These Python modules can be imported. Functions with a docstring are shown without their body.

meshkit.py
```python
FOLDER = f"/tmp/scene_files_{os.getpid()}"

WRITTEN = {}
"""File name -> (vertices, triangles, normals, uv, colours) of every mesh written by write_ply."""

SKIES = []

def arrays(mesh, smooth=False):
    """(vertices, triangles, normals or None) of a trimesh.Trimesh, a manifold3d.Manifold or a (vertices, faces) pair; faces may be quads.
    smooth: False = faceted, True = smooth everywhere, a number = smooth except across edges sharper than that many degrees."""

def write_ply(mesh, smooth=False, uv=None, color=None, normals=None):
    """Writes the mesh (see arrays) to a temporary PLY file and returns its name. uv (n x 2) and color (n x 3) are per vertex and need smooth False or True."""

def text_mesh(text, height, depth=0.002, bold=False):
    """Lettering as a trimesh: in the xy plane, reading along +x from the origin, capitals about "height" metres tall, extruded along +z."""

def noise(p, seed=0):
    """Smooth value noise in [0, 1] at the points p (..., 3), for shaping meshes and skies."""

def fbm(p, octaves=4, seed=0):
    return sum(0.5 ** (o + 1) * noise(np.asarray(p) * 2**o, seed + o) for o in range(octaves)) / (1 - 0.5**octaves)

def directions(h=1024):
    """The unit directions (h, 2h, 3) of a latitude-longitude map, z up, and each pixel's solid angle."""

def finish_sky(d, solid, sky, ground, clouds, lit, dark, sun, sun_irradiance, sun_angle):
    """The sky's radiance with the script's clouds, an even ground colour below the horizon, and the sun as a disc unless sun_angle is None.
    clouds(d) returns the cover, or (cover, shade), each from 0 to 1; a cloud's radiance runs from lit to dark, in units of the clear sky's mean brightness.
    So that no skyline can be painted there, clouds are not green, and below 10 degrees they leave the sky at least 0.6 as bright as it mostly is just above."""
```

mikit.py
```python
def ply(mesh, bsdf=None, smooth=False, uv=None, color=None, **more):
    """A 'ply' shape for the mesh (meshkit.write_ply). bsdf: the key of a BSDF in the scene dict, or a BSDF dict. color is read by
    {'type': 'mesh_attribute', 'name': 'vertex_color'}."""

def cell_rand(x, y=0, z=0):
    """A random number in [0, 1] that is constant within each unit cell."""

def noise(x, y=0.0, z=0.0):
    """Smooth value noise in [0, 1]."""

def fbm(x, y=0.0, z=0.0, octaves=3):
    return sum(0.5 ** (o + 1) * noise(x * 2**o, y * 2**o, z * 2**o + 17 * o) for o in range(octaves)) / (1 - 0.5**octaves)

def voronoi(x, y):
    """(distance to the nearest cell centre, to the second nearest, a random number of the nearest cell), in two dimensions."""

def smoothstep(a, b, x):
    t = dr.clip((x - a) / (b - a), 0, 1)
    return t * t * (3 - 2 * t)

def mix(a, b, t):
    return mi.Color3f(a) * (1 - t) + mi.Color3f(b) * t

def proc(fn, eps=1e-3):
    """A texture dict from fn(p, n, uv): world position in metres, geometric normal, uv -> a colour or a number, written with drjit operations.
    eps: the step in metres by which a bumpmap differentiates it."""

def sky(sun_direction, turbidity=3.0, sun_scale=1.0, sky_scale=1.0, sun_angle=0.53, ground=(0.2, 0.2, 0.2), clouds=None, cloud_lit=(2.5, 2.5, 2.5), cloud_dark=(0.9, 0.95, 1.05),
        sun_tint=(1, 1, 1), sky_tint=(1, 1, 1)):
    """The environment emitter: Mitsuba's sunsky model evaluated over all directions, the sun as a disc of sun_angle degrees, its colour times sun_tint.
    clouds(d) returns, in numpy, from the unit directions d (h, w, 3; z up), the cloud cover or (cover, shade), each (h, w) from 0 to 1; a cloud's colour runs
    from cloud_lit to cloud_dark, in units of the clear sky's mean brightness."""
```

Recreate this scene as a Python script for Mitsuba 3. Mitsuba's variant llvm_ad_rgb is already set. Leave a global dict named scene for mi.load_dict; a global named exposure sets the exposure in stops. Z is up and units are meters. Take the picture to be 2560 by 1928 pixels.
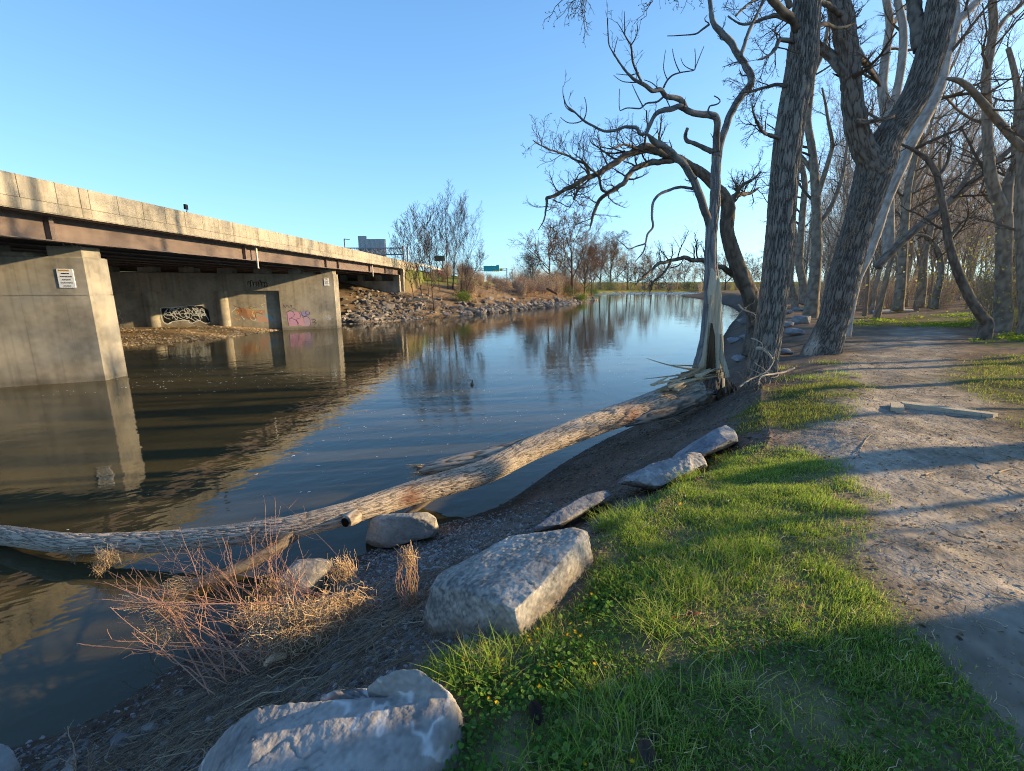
import math, numpy as np, trimesh, shapely, manifold3d, mitsuba as mi, mikit, meshkit
import drjit as dr
from mikit import ply, proc, noise, fbm, smoothstep, mix
from shapely.geometry import LineString, Polygon

T = mi.ScalarTransform4f
# ------------------------------------------------------------------ camera, sky, exposure
W, H, FOC, EYE = 2560.0, 1928.0, 1157.0, 3.6            # FOC in pixels of the photograph
PITCH = math.atan(0.213)
CP, SP = math.cos(PITCH), math.sin(PITCH)
exposure = 3.45
SUN = np.array([1.0, 0.17, 0.30]); SUN /= np.linalg.norm(SUN)
scene = {'type': 'scene'}
labels = {}
scene['camera'] = {'type': 'perspective', 'fov': math.degrees(2 * math.atan(W / 2 / FOC)), 'fov_axis': 'x', 'near_clip': 0.05, 'far_clip': 6000.0,
                   'to_world': T().look_at(origin=[0, 0, EYE], target=[0, CP, EYE - SP], up=[0, 0, 1])}
scene['sky'] = mikit.sky(SUN.tolist(), turbidity=3.0, sun_scale=1.0, sky_scale=1.0, sun_angle=0.6, sun_tint=(0.88, 0.90, 0.90), sky_tint=(0.61, 0.83, 1.07))


# ------------------------------------------------------------------ where a photographed point lies: ray through it, cut by a plane
def ray(x, y):
    a, b = (x - W / 2) / FOC, (y - H / 2) / FOC
    return np.array([a, CP - b * SP, -(b * CP + SP)])
def on_z(x, y, z=0.0):
    r = ray(x, y); return np.array([0, 0, EYE]) + (z - EYE) / r[2] * r
def on_y(x, y, Y):
    r = ray(x, y); return np.array([0, 0, EYE]) + Y / r[1] * r
def depth(P):
    return P[1] * CP - (P[2] - EYE) * SP


def lin(r, g, b):
    c = np.array([r, g, b], float) / 255
    return np.where(c < 0.04045, c / 12.92, ((c + 0.055) / 1.055) ** 2.4)


# ------------------------------------------------------------------ scene helpers
used = {}
def numbered(name):
    n = used.get(name, -1) + 1
    used[name] = n
    return name if n == 0 else f'{name}_{n:03d}'
def tag(key, label=None, cat=None, group=None, kind=None):
    d = labels.setdefault(key, {})
    for k, v in (('label', label), ('category', cat), ('group', group), ('kind', kind)):
        if v: d[k] = v
def thing(name, label, cat, group=None):
    key = numbered(name); tag(key, label, cat, group); return key
def part(parent, name, shape):
    key = numbered(parent + '__' + name); scene[key] = shape; return key
def single(name, shape, label=None, cat=None, group=None, kind=None):
    key = numbered(name); scene[key] = shape
    if label or kind: tag(key, label, cat, group, kind)
    return key


class Acc:
    def __init__(s): s.v, s.f, s.c, s.n = [], [], [], 0
    def add(s, v, f, c=None):
        v = np.asarray(v, float); f = np.asarray(f, int)
        s.v.append(v); s.f.append(f + s.n)
        s.c.append(np.broadcast_to(np.asarray(c if c is not None else (.5, .5, .5), float), v.shape))
        s.n += len(v)
        return s
    def get(s): return np.vstack(s.v), np.vstack(s.f), np.vstack(s.c)
    def ply(s, bsdf='vc', smooth=True):
        v, f, c = s.get()
        return vply(v, f, c, bsdf, smooth)
def vply(v, f, c, bsdf='vc', smooth=True):
    return ply((v, f), bsdf, smooth=smooth, color=np.clip(np.broadcast_to(c, v.shape), 0.003, 0.95))
def flat(v, f, c):
    """split into separate triangles so that faces stay flat with vertex colours"""
    c = np.broadcast_to(c, v.shape)
    return v[f].reshape(-1, 3), np.arange(len(f) * 3).reshape(-1, 3), c[f].reshape(-1, 3)


# ------------------------------------------------------------------ materials
vcol = {'type': 'mesh_attribute', 'name': 'vertex_color'}
scene['vc'] = {'type': 'twosided', 'bsdf': {'type': 'diffuse', 'reflectance': vcol}}
scene['vc_leaf'] = {'type': 'principledthin', 'base_color': vcol, 'roughness': 0.45, 'diff_trans': 0.9, 'spec_trans': 0.0, 'eta': 1.4}
scene['vc_gloss'] = {'type': 'twosided', 'bsdf': {'type': 'principled', 'base_color': vcol, 'roughness': 0.45, 'specular': 0.4}}
def ground_bump(p, n, uv):
    return 0.6 * fbm(p.x * 45, p.y * 45, p.z * 45, 3) + 0.4 * noise(p.x * 14, p.y * 14, p.z * 14)
scene['soil'] = {'type': 'twosided', 'bsdf': {'type': 'bumpmap', 'arbitrary': proc(ground_bump, 2e-3), 'scale': 0.011, 'bsdf': {'type': 'diffuse', 'reflectance': vcol}}}
def rock_bump(p, n, uv):
    return fbm(p.x * 60, p.y * 60, p.z * 60, 3)
scene['rock'] = {'type': 'twosided', 'bsdf': {'type': 'bumpmap', 'arbitrary': proc(rock_bump, 1.5e-3), 'scale': 0.0045, 'bsdf': {'type': 'diffuse', 'reflectance': vcol}}}
def concrete_col(p, n, uv):
    a = fbm(p.x * 0.9, p.y * 0.9, p.z * 0.9, 4)
    b = fbm(p.x * 6, p.y * 6, p.z * 6, 3)
    streak = fbm((p.x + p.y) * 4.0, (p.x - p.y) * 4.0, p.z * 0.3, 3)
    t = dr.clip(0.28 + 1.5 * (a - 0.5) + 0.6 * (b - 0.5) + 0.8 * (streak - 0.5), 0, 1)
    low = smoothstep(0.35, 0.0, p.z) + 0.45 * smoothstep(1.0, 0.55, p.z + 0.5 * (noise(p.x * 2.1 + p.y, p.y * 2.1) - 0.5))
    drip = smoothstep(0.62, 0.86, noise((p.x + p.y) * 6.5, (p.x - p.y) * 6.5, p.z * 0.22)) * 0.14
    w = (p.x * 0.902 + p.y * 0.432) / 1.24
    form = dr.select((p.z < 4.66) & (dr.abs(w - dr.round(w)) < 0.008), 0.13, 0.0)
    c = mix((0.335, 0.31, 0.265), (0.15, 0.138, 0.118), t)
    return c * (1 - 0.40 * dr.minimum(low, 1.1)) * (1 - drip) * (1 - form)
scene['concrete'] = {'type': 'twosided', 'bsdf': {'type': 'diffuse', 'reflectance': proc(concrete_col)}}
scene['concrete_pier'] = scene['concrete']
def steel_col(p, n, uv):
    a = fbm(p.x * 1.2, p.y * 1.2, p.z * 5, 4); b = noise(p.y * 6, p.z * 0.8, p.x * 6)
    return mix((0.155, 0.118, 0.108), (0.095, 0.07, 0.064), dr.clip(a * 1.1 - 0.1 + 0.4 * (b - 0.5), 0, 1))
scene['steel'] = {'type': 'twosided', 'bsdf': {'type': 'principled', 'base_color': proc(steel_col), 'roughness': 0.6, 'specular': 0.3}}
def ripple(p, n, uv):
    u, v = p.x * 0.86 + p.y * 0.51, -p.x * 0.51 + p.y * 0.86
    w = noise(p.x * 0.12, p.y * 0.12)                                   # calmer and livelier patches of the stream
    big = fbm(u * 0.75, v * 1.5, 0.0, 2)
    mid = fbm(u * 2.6 + 9, v * 5.2, 3.0, 2)
    fine = noise(u * 9 + 40, v * 18, 5.0)
    return 0.0065 * big + (0.0010 + 0.0030 * w) * mid + (0.0003 + 0.0009 * w) * fine
scene['river_water'] = {'type': 'bumpmap', 'arbitrary': proc(ripple, 5e-3), 'scale': 1.0,
                        'bsdf': {'type': 'plastic', 'int_ior': 1.33, 'diffuse_reflectance': {'type': 'rgb', 'value': [0.058, 0.050, 0.026]}}}

# ------------------------------------------------------------------ terrain
NEAR_SHORE = [(-160, -110), (-60, -45), (-25, -15), (-14, -5), (-8, -0.4), (-5.6, 1.75), (-4.07, 3.0), (-3.63, 3.18), (-3.46, 3.41), (-3.3, 3.75), (-2.9, 4.55), (-2.35, 5.4), (-2.0, 5.85), (-1.2, 6.5),
              (-0.4, 7.0), (0.0, 7.43), (0.9, 8.9), (2.0, 10.4), (3.7, 12.3), (6.6, 16.5), (10, 22.6), (14, 31), (20, 43), (34.9, 71), (47.3, 107), (57, 142), (66, 190), (90, 240), (160, 300), (400, 420)]
FAR_SHORE = [(-200, -70), (-110, -18), (-60, 5), (-40, 16), (-29, 24.5), (-24.28, 28.57), (-23.1, 29.8), (-21.6, 31.4), (-20.8, 33.4), (-20.06, 35.7), (-20.2, 38), (-18.9, 43), (-16.7, 46.3), (-13.35, 45.9), (-12.4, 50.2),
             (-9.55, 55.5), (-4.2, 62.9), (1.9, 75), (8.1, 85.6), (23.2, 129), (27, 150), (32, 200), (46, 262), (75, 300), (120, 322), (250, 360), (400, 440)]
BANK_TOP = [(-120, -95), (-30, -24), (-8, -6), (-3, -2), (-1.3, 0.1), (-0.55, 1.2), (-0.3, 2.0), (0.5, 2.9), (1.05, 3.4), (1.5, 3.95), (2.4, 4.7), (3.15, 5.3), (3.7, 6.5), (4.3, 7.9), (5.6, 10.0), (7.6, 13), (10, 17.5), (13.5, 24), (18.5, 34), (26, 48), (40, 74), (52, 108), (66, 145), (80, 195), (110, 240), (200, 290), (420, 400)]
def chaikin(p):
    p = np.array(p, float)
    for k in range(2): p = np.vstack([p[:1], np.stack([.75 * p[:-1] + .25 * p[1:], .25 * p[:-1] + .75 * p[1:]], 1).reshape(-1, 2), p[-1:]])
    return [tuple(q) for q in p]
NEAR_SHORE, BANK_TOP = chaikin(NEAR_SHORE), chaikin(BANK_TOP)
near_line, far_line, bank_line = LineString(NEAR_SHORE), LineString(FAR_SHORE), LineString(BANK_TOP)
river_poly = Polygon(NEAR_SHORE + FAR_SHORE[::-1]).buffer(0)
upland = Polygon(BANK_TOP + [(2000, 400), (2000, -2000), (-120, -2000)]).buffer(0)
def sstep(a, b, x):
    t = np.clip((x - a) / (b - a), 0, 1); return t * t * (3 - 2 * t)
def n2(x, y, f, seed=0, octaves=3):
    return meshkit.fbm(np.stack([x * f, y * f, np.zeros_like(x)], -1), octaves, seed)
PATH = [(3.6, -3), (3.3, 0.6), (3.5, 2.4), (4.3, 4.6), (5.3, 6.3), (7.0, 8.4), (9.8, 11.6), (14, 16.2), (19, 21), (27, 27)]
path_line = LineString(PATH)
def terrain(x, y, detail=True):
    x, y = np.broadcast_arrays(np.asarray(x, float), np.asarray(y, float))
    shp = x.shape; x, y = x.ravel(), y.ravel()
    pt = shapely.points(x, y)
    dn, df = shapely.distance(pt, near_line), shapely.distance(pt, far_line)
    inr = shapely.contains_xy(river_poly, x, y)
    z = np.empty_like(x)
    ds = np.minimum(dn, df)
    z[inr] = -np.minimum(1.4, 0.32 * ds[inr] + 0.02)
    near = ~inr & (dn <= df)
    db = shapely.distance(pt, bank_line); up = shapely.contains_xy(upland, x, y)
    a = near & ~up
    t = dn[a] / (dn[a] + db[a] + 1e-6)
    z[a] = 1.72 * (0.72 * t + 0.28 * t * t)
    a = near & up
    z[a] = 1.72 + 0.17 * sstep(0, 1.1, db[a]) + 0.62 * sstep(5, 17, db[a]) + 0.5 * sstep(25, 90, db[a])
    a = ~inr & ~near
    X, Y, d = x[a], y[a], df[a]
    wb = np.interp(Y, [46, 58], [4.5, 0.5])
    cap = np.interp(Y, [60, 80, 110, 150, 300], [4.3, 4.0, 3.0, 2.0, 1.2])
    h = np.minimum(0.55, 0.16 * d) + 0.28 * np.maximum(0, d - wb) * sstep(41, 50, Y)
    h = np.minimum(h, cap + 0.012 * np.maximum(0, d - 17))
    hw = np.interp(Y, [62, 100, 180, 300], [5.95, 5.8, 5.1, 4.2])
    emb = sstep(2, -13.5, X) * sstep(66, 92, Y)
    h = np.maximum(h, h + (hw - h) * emb)
    h = np.where((X < -13.9) & (Y > 63.0), hw, h)
    z[a] = h
    if detail:
        land = ~inr
        sl = near & ~up
        uu, vv = .56 * x[sl] + .83 * y[sl], -.83 * x[sl] + .56 * y[sl]
        z[sl] += (0.10 * (n2(uu * .35, vv, 3.0, 61, 3) - .5) + 0.05 * (n2(uu * .5, vv, 9.0, 63, 2) - .5)) * np.clip(dn[sl] / .5, 0, 1)
        z[land] += (0.10 * (n2(x[land], y[land], 0.9, 3) - 0.5) + 0.026 * (n2(x[land], y[land], 4.0, 7) - 0.5) + 0.012 * (n2(x[land], y[land], 17.0, 9, 2) - 0.5)) * np.clip(ds[land] / 0.6, 0, 1)
    return z.reshape(shp)
def ground_z(x, y): return float(terrain(np.array([x]), np.array([y]))[0])


def axis(lo, hi, c0, c1, step, grow):
    a, b = [c0], [c1]
    core = np.arange(c0, c1 + step / 2, step)
    s = step
    while a[-1] > lo: s *= grow; a.append(a[-1] - s)
    s = step
    while b[-1] < hi: s *= grow; b.append(b[-1] + s)
    return np.concatenate([a[:0:-1], core, b[1:]])
gx = axis(-2500, 2500, -3.6, 5.2, 0.032, 1.028)
gy = axis(-1500, 3000, 1.1, 8.6, 0.032, 1.026)
GX, GY = np.meshgrid(gx, gy)
GZ = terrain(GX, GY)

GRASS_NEAR = Polygon([(-0.5, 0.2), (-0.62, 1.3), (-0.42, 2.0), (0.0, 1.95), (0.3, 2.3), (0.55, 2.75), (0.75, 3.35), (1.05, 3.9), (1.3, 4.2), (2.1, 4.85), (2.75, 5.3), (3.1, 5.05), (3.15, 4.35), (2.75, 3.55), (2.28, 2.75), (2.05, 2.3), (2.0, 1.9), (1.95, 1.5), (1.75, 1.2), (1.6, 0.2)])
GRASS_FAR = Polygon([(3.3, 6.2), (3.9, 7.4), (4.9, 8.4), (6.1, 8.6), (6.3, 8.1), (5.3, 7.2), (4.5, 6.3), (3.7, 5.9)])
GRASS_RIGHT = Polygon([(5.6, 4.4), (6.9, 6.4), (8.4, 8.6), (11.5, 11.2), (17, 13), (17, 9), (9, 4.5), (6, 3)])
CARPET_A = Polygon([(14.2, 13.6), (16.5, 15.6), (22, 18.5), (24, 16), (19, 13.2), (15.5, 12.6)])
CARPET_B = Polygon([(14.5, 21), (18, 25), (26, 27), (34, 25), (28, 20), (20, 19.5)])
def zone(poly, x, y, soft, seed):
    d = shapely.distance(shapely.points(x, y), poly.boundary)
    s = np.where(shapely.contains_xy(poly, x, y), d, -d)
    return sstep(-soft, soft, s + soft * 2.2 * (n2(x, y, 1.6 / max(soft, .25) * .35, seed) - 0.5))
def ground_color(x, y, z):
    pt = shapely.points(x, y)
    dn, df = shapely.distance(pt, near_line), shapely.distance(pt, far_line)
    db = shapely.distance(pt, bank_line); up = shapely.contains_xy(upland, x, y)
    n = n2(x, y, 2.2, 11, 4)[:, None]; m = n2(x, y, 11, 5, 3)[:, None]; big = n2(x, y, 0.35, 21, 3)[:, None]; hi = n2(x, y, 37, 27, 2)[:, None]
    mud = np.array([.16, .124, .098]) * (0.7 + 0.6 * n) * (0.8 + 0.4 * m)
    c = mud.copy()
    c *= (0.62 + 0.38 * sstep(0.0, 0.35, z))[:, None]
    litter = np.array([.19, .152, .115]) * (0.6 + 0.8 * n) * (0.75 + 0.5 * m)
    u = (up * sstep(0.0, 0.5, db))[:, None]
    c = c * (1 - u) + litter * u
    pd = shapely.distance(pt, path_line)
    wid = np.interp(np.hypot(x, y), [2, 7, 12], [1.3, 1.15, .85]) + 0.55 * (n2(x, y, 0.8, 31) - 0.5) * 2
    pth = (up * sstep(0.45, -0.45, pd - wid))[:, None]
    dirt = np.array([.315, .278, .23]) * (0.40 + 0.75 * n + 0.45 * (big - .2)) * (0.7 + 0.6 * m) * (0.7 + 0.6 * hi)
    c = c * (1 - pth) + dirt * pth
    for poly, soft, col, k in ((GRASS_NEAR, .25, (.15, .135, .065), .85), (GRASS_FAR, .3, (.09, .10, .035), .75), (GRASS_RIGHT, .6, (.11, .115, .045), .6), (CARPET_A, .8, (.11, .14, .04), .6), (CARPET_B, 1.0, (.11, .13, .04), .5)):
        w = zone(poly, x, y, soft, 17)[:, None] * k
        c = c * (1 - w) + np.array(col) * (0.6 + 0.8 * m) * w
    farside = (df < dn) & ~shapely.contains_xy(river_poly, x, y)
    f = farside[:, None]
    bank = np.array([.17, .125, .085]) * (0.5 + 1.0 * n) * (0.7 + 0.6 * m)
    beach = np.array([.26, .19, .12]) * (0.75 + 0.5 * n)
    gr = np.array([.12, .15, .045]) * (0.7 + 0.6 * n)
    wbz = sstep(0.75, 0.45, z)[:, None] * (y < 60)[:, None]
    wg = (sstep(3.6, 4.6, z) * sstep(58, 66, y) * (y < 320))[:, None]
    fc = bank * (1 - wbz) + beach * wbz
    fc = fc * (1 - wg) + gr * wg
    fl = sstep(190, 240, y)[:, None]
    fc = fc * (1 - fl) + np.array([.20, .19, .06]) * (0.7 + 0.6 * big) * fl
    return np.where(f, fc, c)
GC = ground_color(GX.ravel(), GY.ravel(), GZ.ravel())
nyg, nxg = GX.shape
gi = (np.arange(nyg - 1)[:, None] * nxg + np.arange(nxg - 1)[None]).ravel()
GF = np.vstack([np.stack([gi, gi + 1, gi + nxg + 1], 1), np.stack([gi, gi + nxg + 1, gi + nxg], 1)])
single('ground', vply(np.stack([GX.ravel(), GY.ravel(), GZ.ravel()], 1), GF, GC, 'soil'), kind='structure')
wv = np.array([[-400, -300, 0], [900, -300, 0], [900, 500, 0], [-400, 500, 0.0]])
single('water', ply((wv, np.array([[0, 1, 2], [0, 2, 3]])), 'river_water', uv=wv[:, :2]), kind='structure')


# ------------------------------------------------------------------ boxes and prisms
def box(c, size, rot=0.0):
    v = np.array([[x, y, z] for x in (-.5, .5) for y in (-.5, .5) for z in (-.5, .5)]) * size
    cr, sr = math.cos(rot), math.sin(rot)
    v = np.stack([v[:, 0] * cr - v[:, 1] * sr, v[:, 0] * sr + v[:, 1] * cr, v[:, 2]], 1) + c
    return v, BOXF
BOXF = np.array([[0, 1, 3], [0, 3, 2], [4, 6, 7], [4, 7, 5], [0, 4, 5], [0, 5, 1], [2, 3, 7], [2, 7, 6], [0, 2, 6], [0, 6, 4], [1, 5, 7], [1, 7, 3]])
def prism(xy, z0, z1):
    m = trimesh.creation.extrude_polygon(Polygon(xy), 1.0, engine='earcut')
    v = np.array(m.vertices); v[:, 2] = np.where(v[:, 2] > .5, z1, z0)
    return v, np.array(m.faces)
def bevel_prism(xy, z0, z1, b=0.02):
    """prism with a bevelled top edge"""
    P = Polygon(xy); Q = P.buffer(-b, join_style=2)
    a, c = prism(P.exterior.coords[:-1], z0, z1 - b)
    m = manifold3d.Manifold.hull_points(np.vstack([a, prism(Q.exterior.coords[:-1], z1 - b, z1)[0]]))
    mm = m.to_mesh(); return np.array(mm.vert_properties[:, :3], float), np.array(mm.tri_verts)
def sweep(profile, s0, s1, frame):
    """profile: list of (w, z); swept from s0 to s1 through frame(s, w, z)"""
    n = len(profile)
    a = np.array([frame(s0, w, z) for w, z in profile]); b = np.array([frame(s1, w, z) for w, z in profile])
    m = trimesh.creation.triangulate_polygon(Polygon(profile), engine='earcut')
    cap = np.array(m[1])
    f = [[i, (i + 1) % n, n + (i + 1) % n] for i in range(n)] + [[i, n + (i + 1) % n, n + i] for i in range(n)]
    pts = np.array(m[0])
    idx = [int(np.argmin(np.hypot(*(np.array(profile) - q).T))) for q in pts]
    cap = np.array(idx)[cap]
    return np.vstack([a, b]), np.vstack([f, cap[:, ::-1], cap + n])

# ------------------------------------------------------------------ bridge
def fr(s, w, z): return np.array([-15.24 + 0.01667 * s - w, s + 0.01667 * w, z])
S_END = 62.6
bridge = thing('highway_bridge', 'long concrete and brown steel highway bridge crossing the river on grey piers', 'bridge')
TOP, JOINT, SOFFIT, GB = 6.955, 6.27, 5.93, 5.12
joints = [14.98 + 1.198 * k for k in range(-40, 41)]
joints = sorted([j for j in joints if j < S_END - .4 and j > -33] + [17.02, S_END + 9.5] + [S_END + 1.19 * k for k in range(0, 8)])
rngb = np.random.default_rng(5)
for a, b in zip(joints[:-1], joints[1:]):
    g = 0.011; o = rngb.uniform(0, 0.004)
    part(bridge, 'parapet_panel', ply(sweep([(o, JOINT + .012), (o, TOP - .02), (o + .02, TOP), (.30, TOP), (.33, TOP - .03), (.38, JOINT + .012)], a + g, b - g, fr), 'concrete'))
    if a < S_END - .1:
        part(bridge, 'deck_edge_panel', ply(sweep([(-.004 + o, SOFFIT + .03), (-.004 + o, JOINT - .006), (.3, JOINT - .006), (.3, SOFFIT + .03)], a + .004, b - .004, fr), 'concrete'))
part(bridge, 'deck', ply(sweep([(.02, SOFFIT), (.02, SOFFIT + .028), (.32, SOFFIT + .028), (.32, 6.22), (26.2, 6.22), (26.2, SOFFIT), ], -33, S_END, fr), 'concrete'))
part(bridge, 'parapet_core', ply(sweep([(.03, JOINT - .004), (.03, TOP - .05), (.28, TOP - .05), (.28, JOINT - .004)], -33, S_END + 9.4, fr), 'concrete'))
part(bridge, 'far_parapet', ply(sweep([(25.85, 6.225), (25.9, TOP), (26.2, TOP), (26.2, 6.225)], -33, S_END + 9.4, fr), 'concrete'))
for k in range(11):
    w = 0.72 + 2.33 * k
    gird = part(bridge, 'girder', ply(sweep([(w - .20, GB), (w - .20, GB + .03), (w - .012, GB + .035), (w - .012, SOFFIT - .045), (w - .16, SOFFIT - .04), (w - .16, SOFFIT - .002), (w + .16, SOFFIT - .002), (w + .16, SOFFIT - .04), (w + .012, SOFFIT - .045), (w + .012, GB + .035), (w + .20, GB + .03), (w + .20, GB)], -33, S_END - .25, fr), 'steel'))
    if k == 0:
        for s in (16.35, 27.6, 39.0, 41.6, 50.2, 56.0, 4.5, -8):
            part(gird, 'stiffener', ply(box(fr(s, w - .105, (GB + SOFFIT) / 2 - .005), (.18, .05 if abs(s - 16.35) > .1 else .16, SOFFIT - GB - .09)), 'steel'))
for s in np.arange(-30, 62, 5.6):
    for k in range(10):
        w = 0.72 + 2.33 * k
        if s > 8: part(bridge, 'cross_brace', ply(box(fr(s, w + 1.165, 5.5), (2.29, .08, .30)), 'steel'))
scene['pipe_paint'] = {'type': 'twosided', 'bsdf': {'type': 'principled', 'base_color': {'type': 'rgb', 'value': [.55, .52, .46]}, 'roughness': .5}}
for s in (28.5, 50.6):
    m = trimesh.creation.cylinder(.055, 1.25, sections=14); v = np.array(m.vertices) + fr(s, .40, 5.31)
    part(bridge, 'drain_pipe', ply((v, m.faces), 'pipe_paint', smooth=40))

# piers
AX = np.array([.902, .432]); AX /= np.hypot(*AX); BX = np.array([.01667, 1.0])
def pier(corner, name, label, length=24.0):
    C = np.array(corner)
    def q(u, v): return tuple(C + AX * u + BX * v)
    def quad(u0, u1, v0, v1): return [q(u0, v0), q(u1, v0), q(u1, v1), q(u0, v1)]
    key = thing(name, label, 'bridge pier')
    part(key, 'end_wall', ply(prism(quad(-4.4, 0, 0, 1.05), -1.5, 3.275), 'concrete'))
    part(key, 'recessed_wall', ply(prism(quad(-length, -4.4, .33, .85), -1.5, 3.27), 'concrete'))
    part(key, 'cap', ply(bevel_prism(quad(-length, -.005, .004, 1.045), 3.30, 4.69, .04), 'concrete'))
    part(key, 'joint_filler', ply(prism(quad(-length, -.03, .03, 1.0), 3.27, 3.305), 'concrete'))
    part(key, 'step_block', ply(bevel_prism(quad(-2.55, -1.72, .1, .9), 4.692, 4.84, .03), 'concrete'))
    for k in range(9):
        u1 = -.10 - 2.545 * k
        ped = part(key, 'pedestal', ply(bevel_prism(quad(u1 - .96, u1, .12, .92), 4.692, GB - .05, .012), 'concrete'))
        c = np.array(q(u1 - .46, .5))
        part(ped, 'bearing', ply(Acc().add(*box((*c, GB - .032), (.45, .32, .036))).get()[:2], 'pipe_paint'))
        for e in (-.16, .16):
            part(ped, 'anchor_bolt', ply(box((c[0] + e, c[1] - .22, GB + .02), (.03, .03, .20)), 'pipe_paint'))
    for u in (-8.8, -13.5, -18.2, -22.9):
        m = trimesh.creation.cylinder(.46, 4.77, sections=36); v = np.array(m.vertices) + (*q(u, .46), .885)
        part(key, 'column', ply((v, m.faces), 'concrete', smooth=40))
    return key, q
P1, q1 = pier((-15.99, 17.85), 'bridge_pier', 'nearest grey concrete bridge pier with a white sign plate, standing in the water')
P2, q2 = pier((-15.59, 41.49), 'bridge_pier', 'bridge pier with round columns and painted graffiti beside a gravel bar')

# sign plates on the piers: white plate, one ochre bar, dark rows too small to read
scene['sign_white'] = {'type': 'twosided', 'bsdf': {'type': 'principled', 'base_color': {'type': 'rgb', 'value': [.62, .65, .70]}, 'roughness': .4}}
scene['sign_dark'] = {'type': 'twosided', 'bsdf': {'type': 'diffuse', 'reflectance': {'type': 'rgb', 'value': [.02, .022, .028]}}}
scene['sign_ochre'] = {'type': 'twosided', 'bsdf': {'type': 'diffuse', 'reflectance': {'type': 'rgb', 'value': [.42, .22, .05]}}}
def wall_plate(q, u0, u1, z0, z1, v, t):
    a = [(*q(u, v + d), z) for d in (0, t) for u, z in ((u0, z0), (u1, z0), (u1, z1), (u0, z1))]
    f = [[0, 1, 2], [0, 2, 3], [4, 6, 5], [4, 7, 6], [0, 4, 5], [0, 5, 1], [1, 5, 6], [1, 6, 2], [2, 6, 7], [2, 7, 3], [3, 7, 4], [3, 4, 0]]
    return np.array(a), np.array(f)
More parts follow.
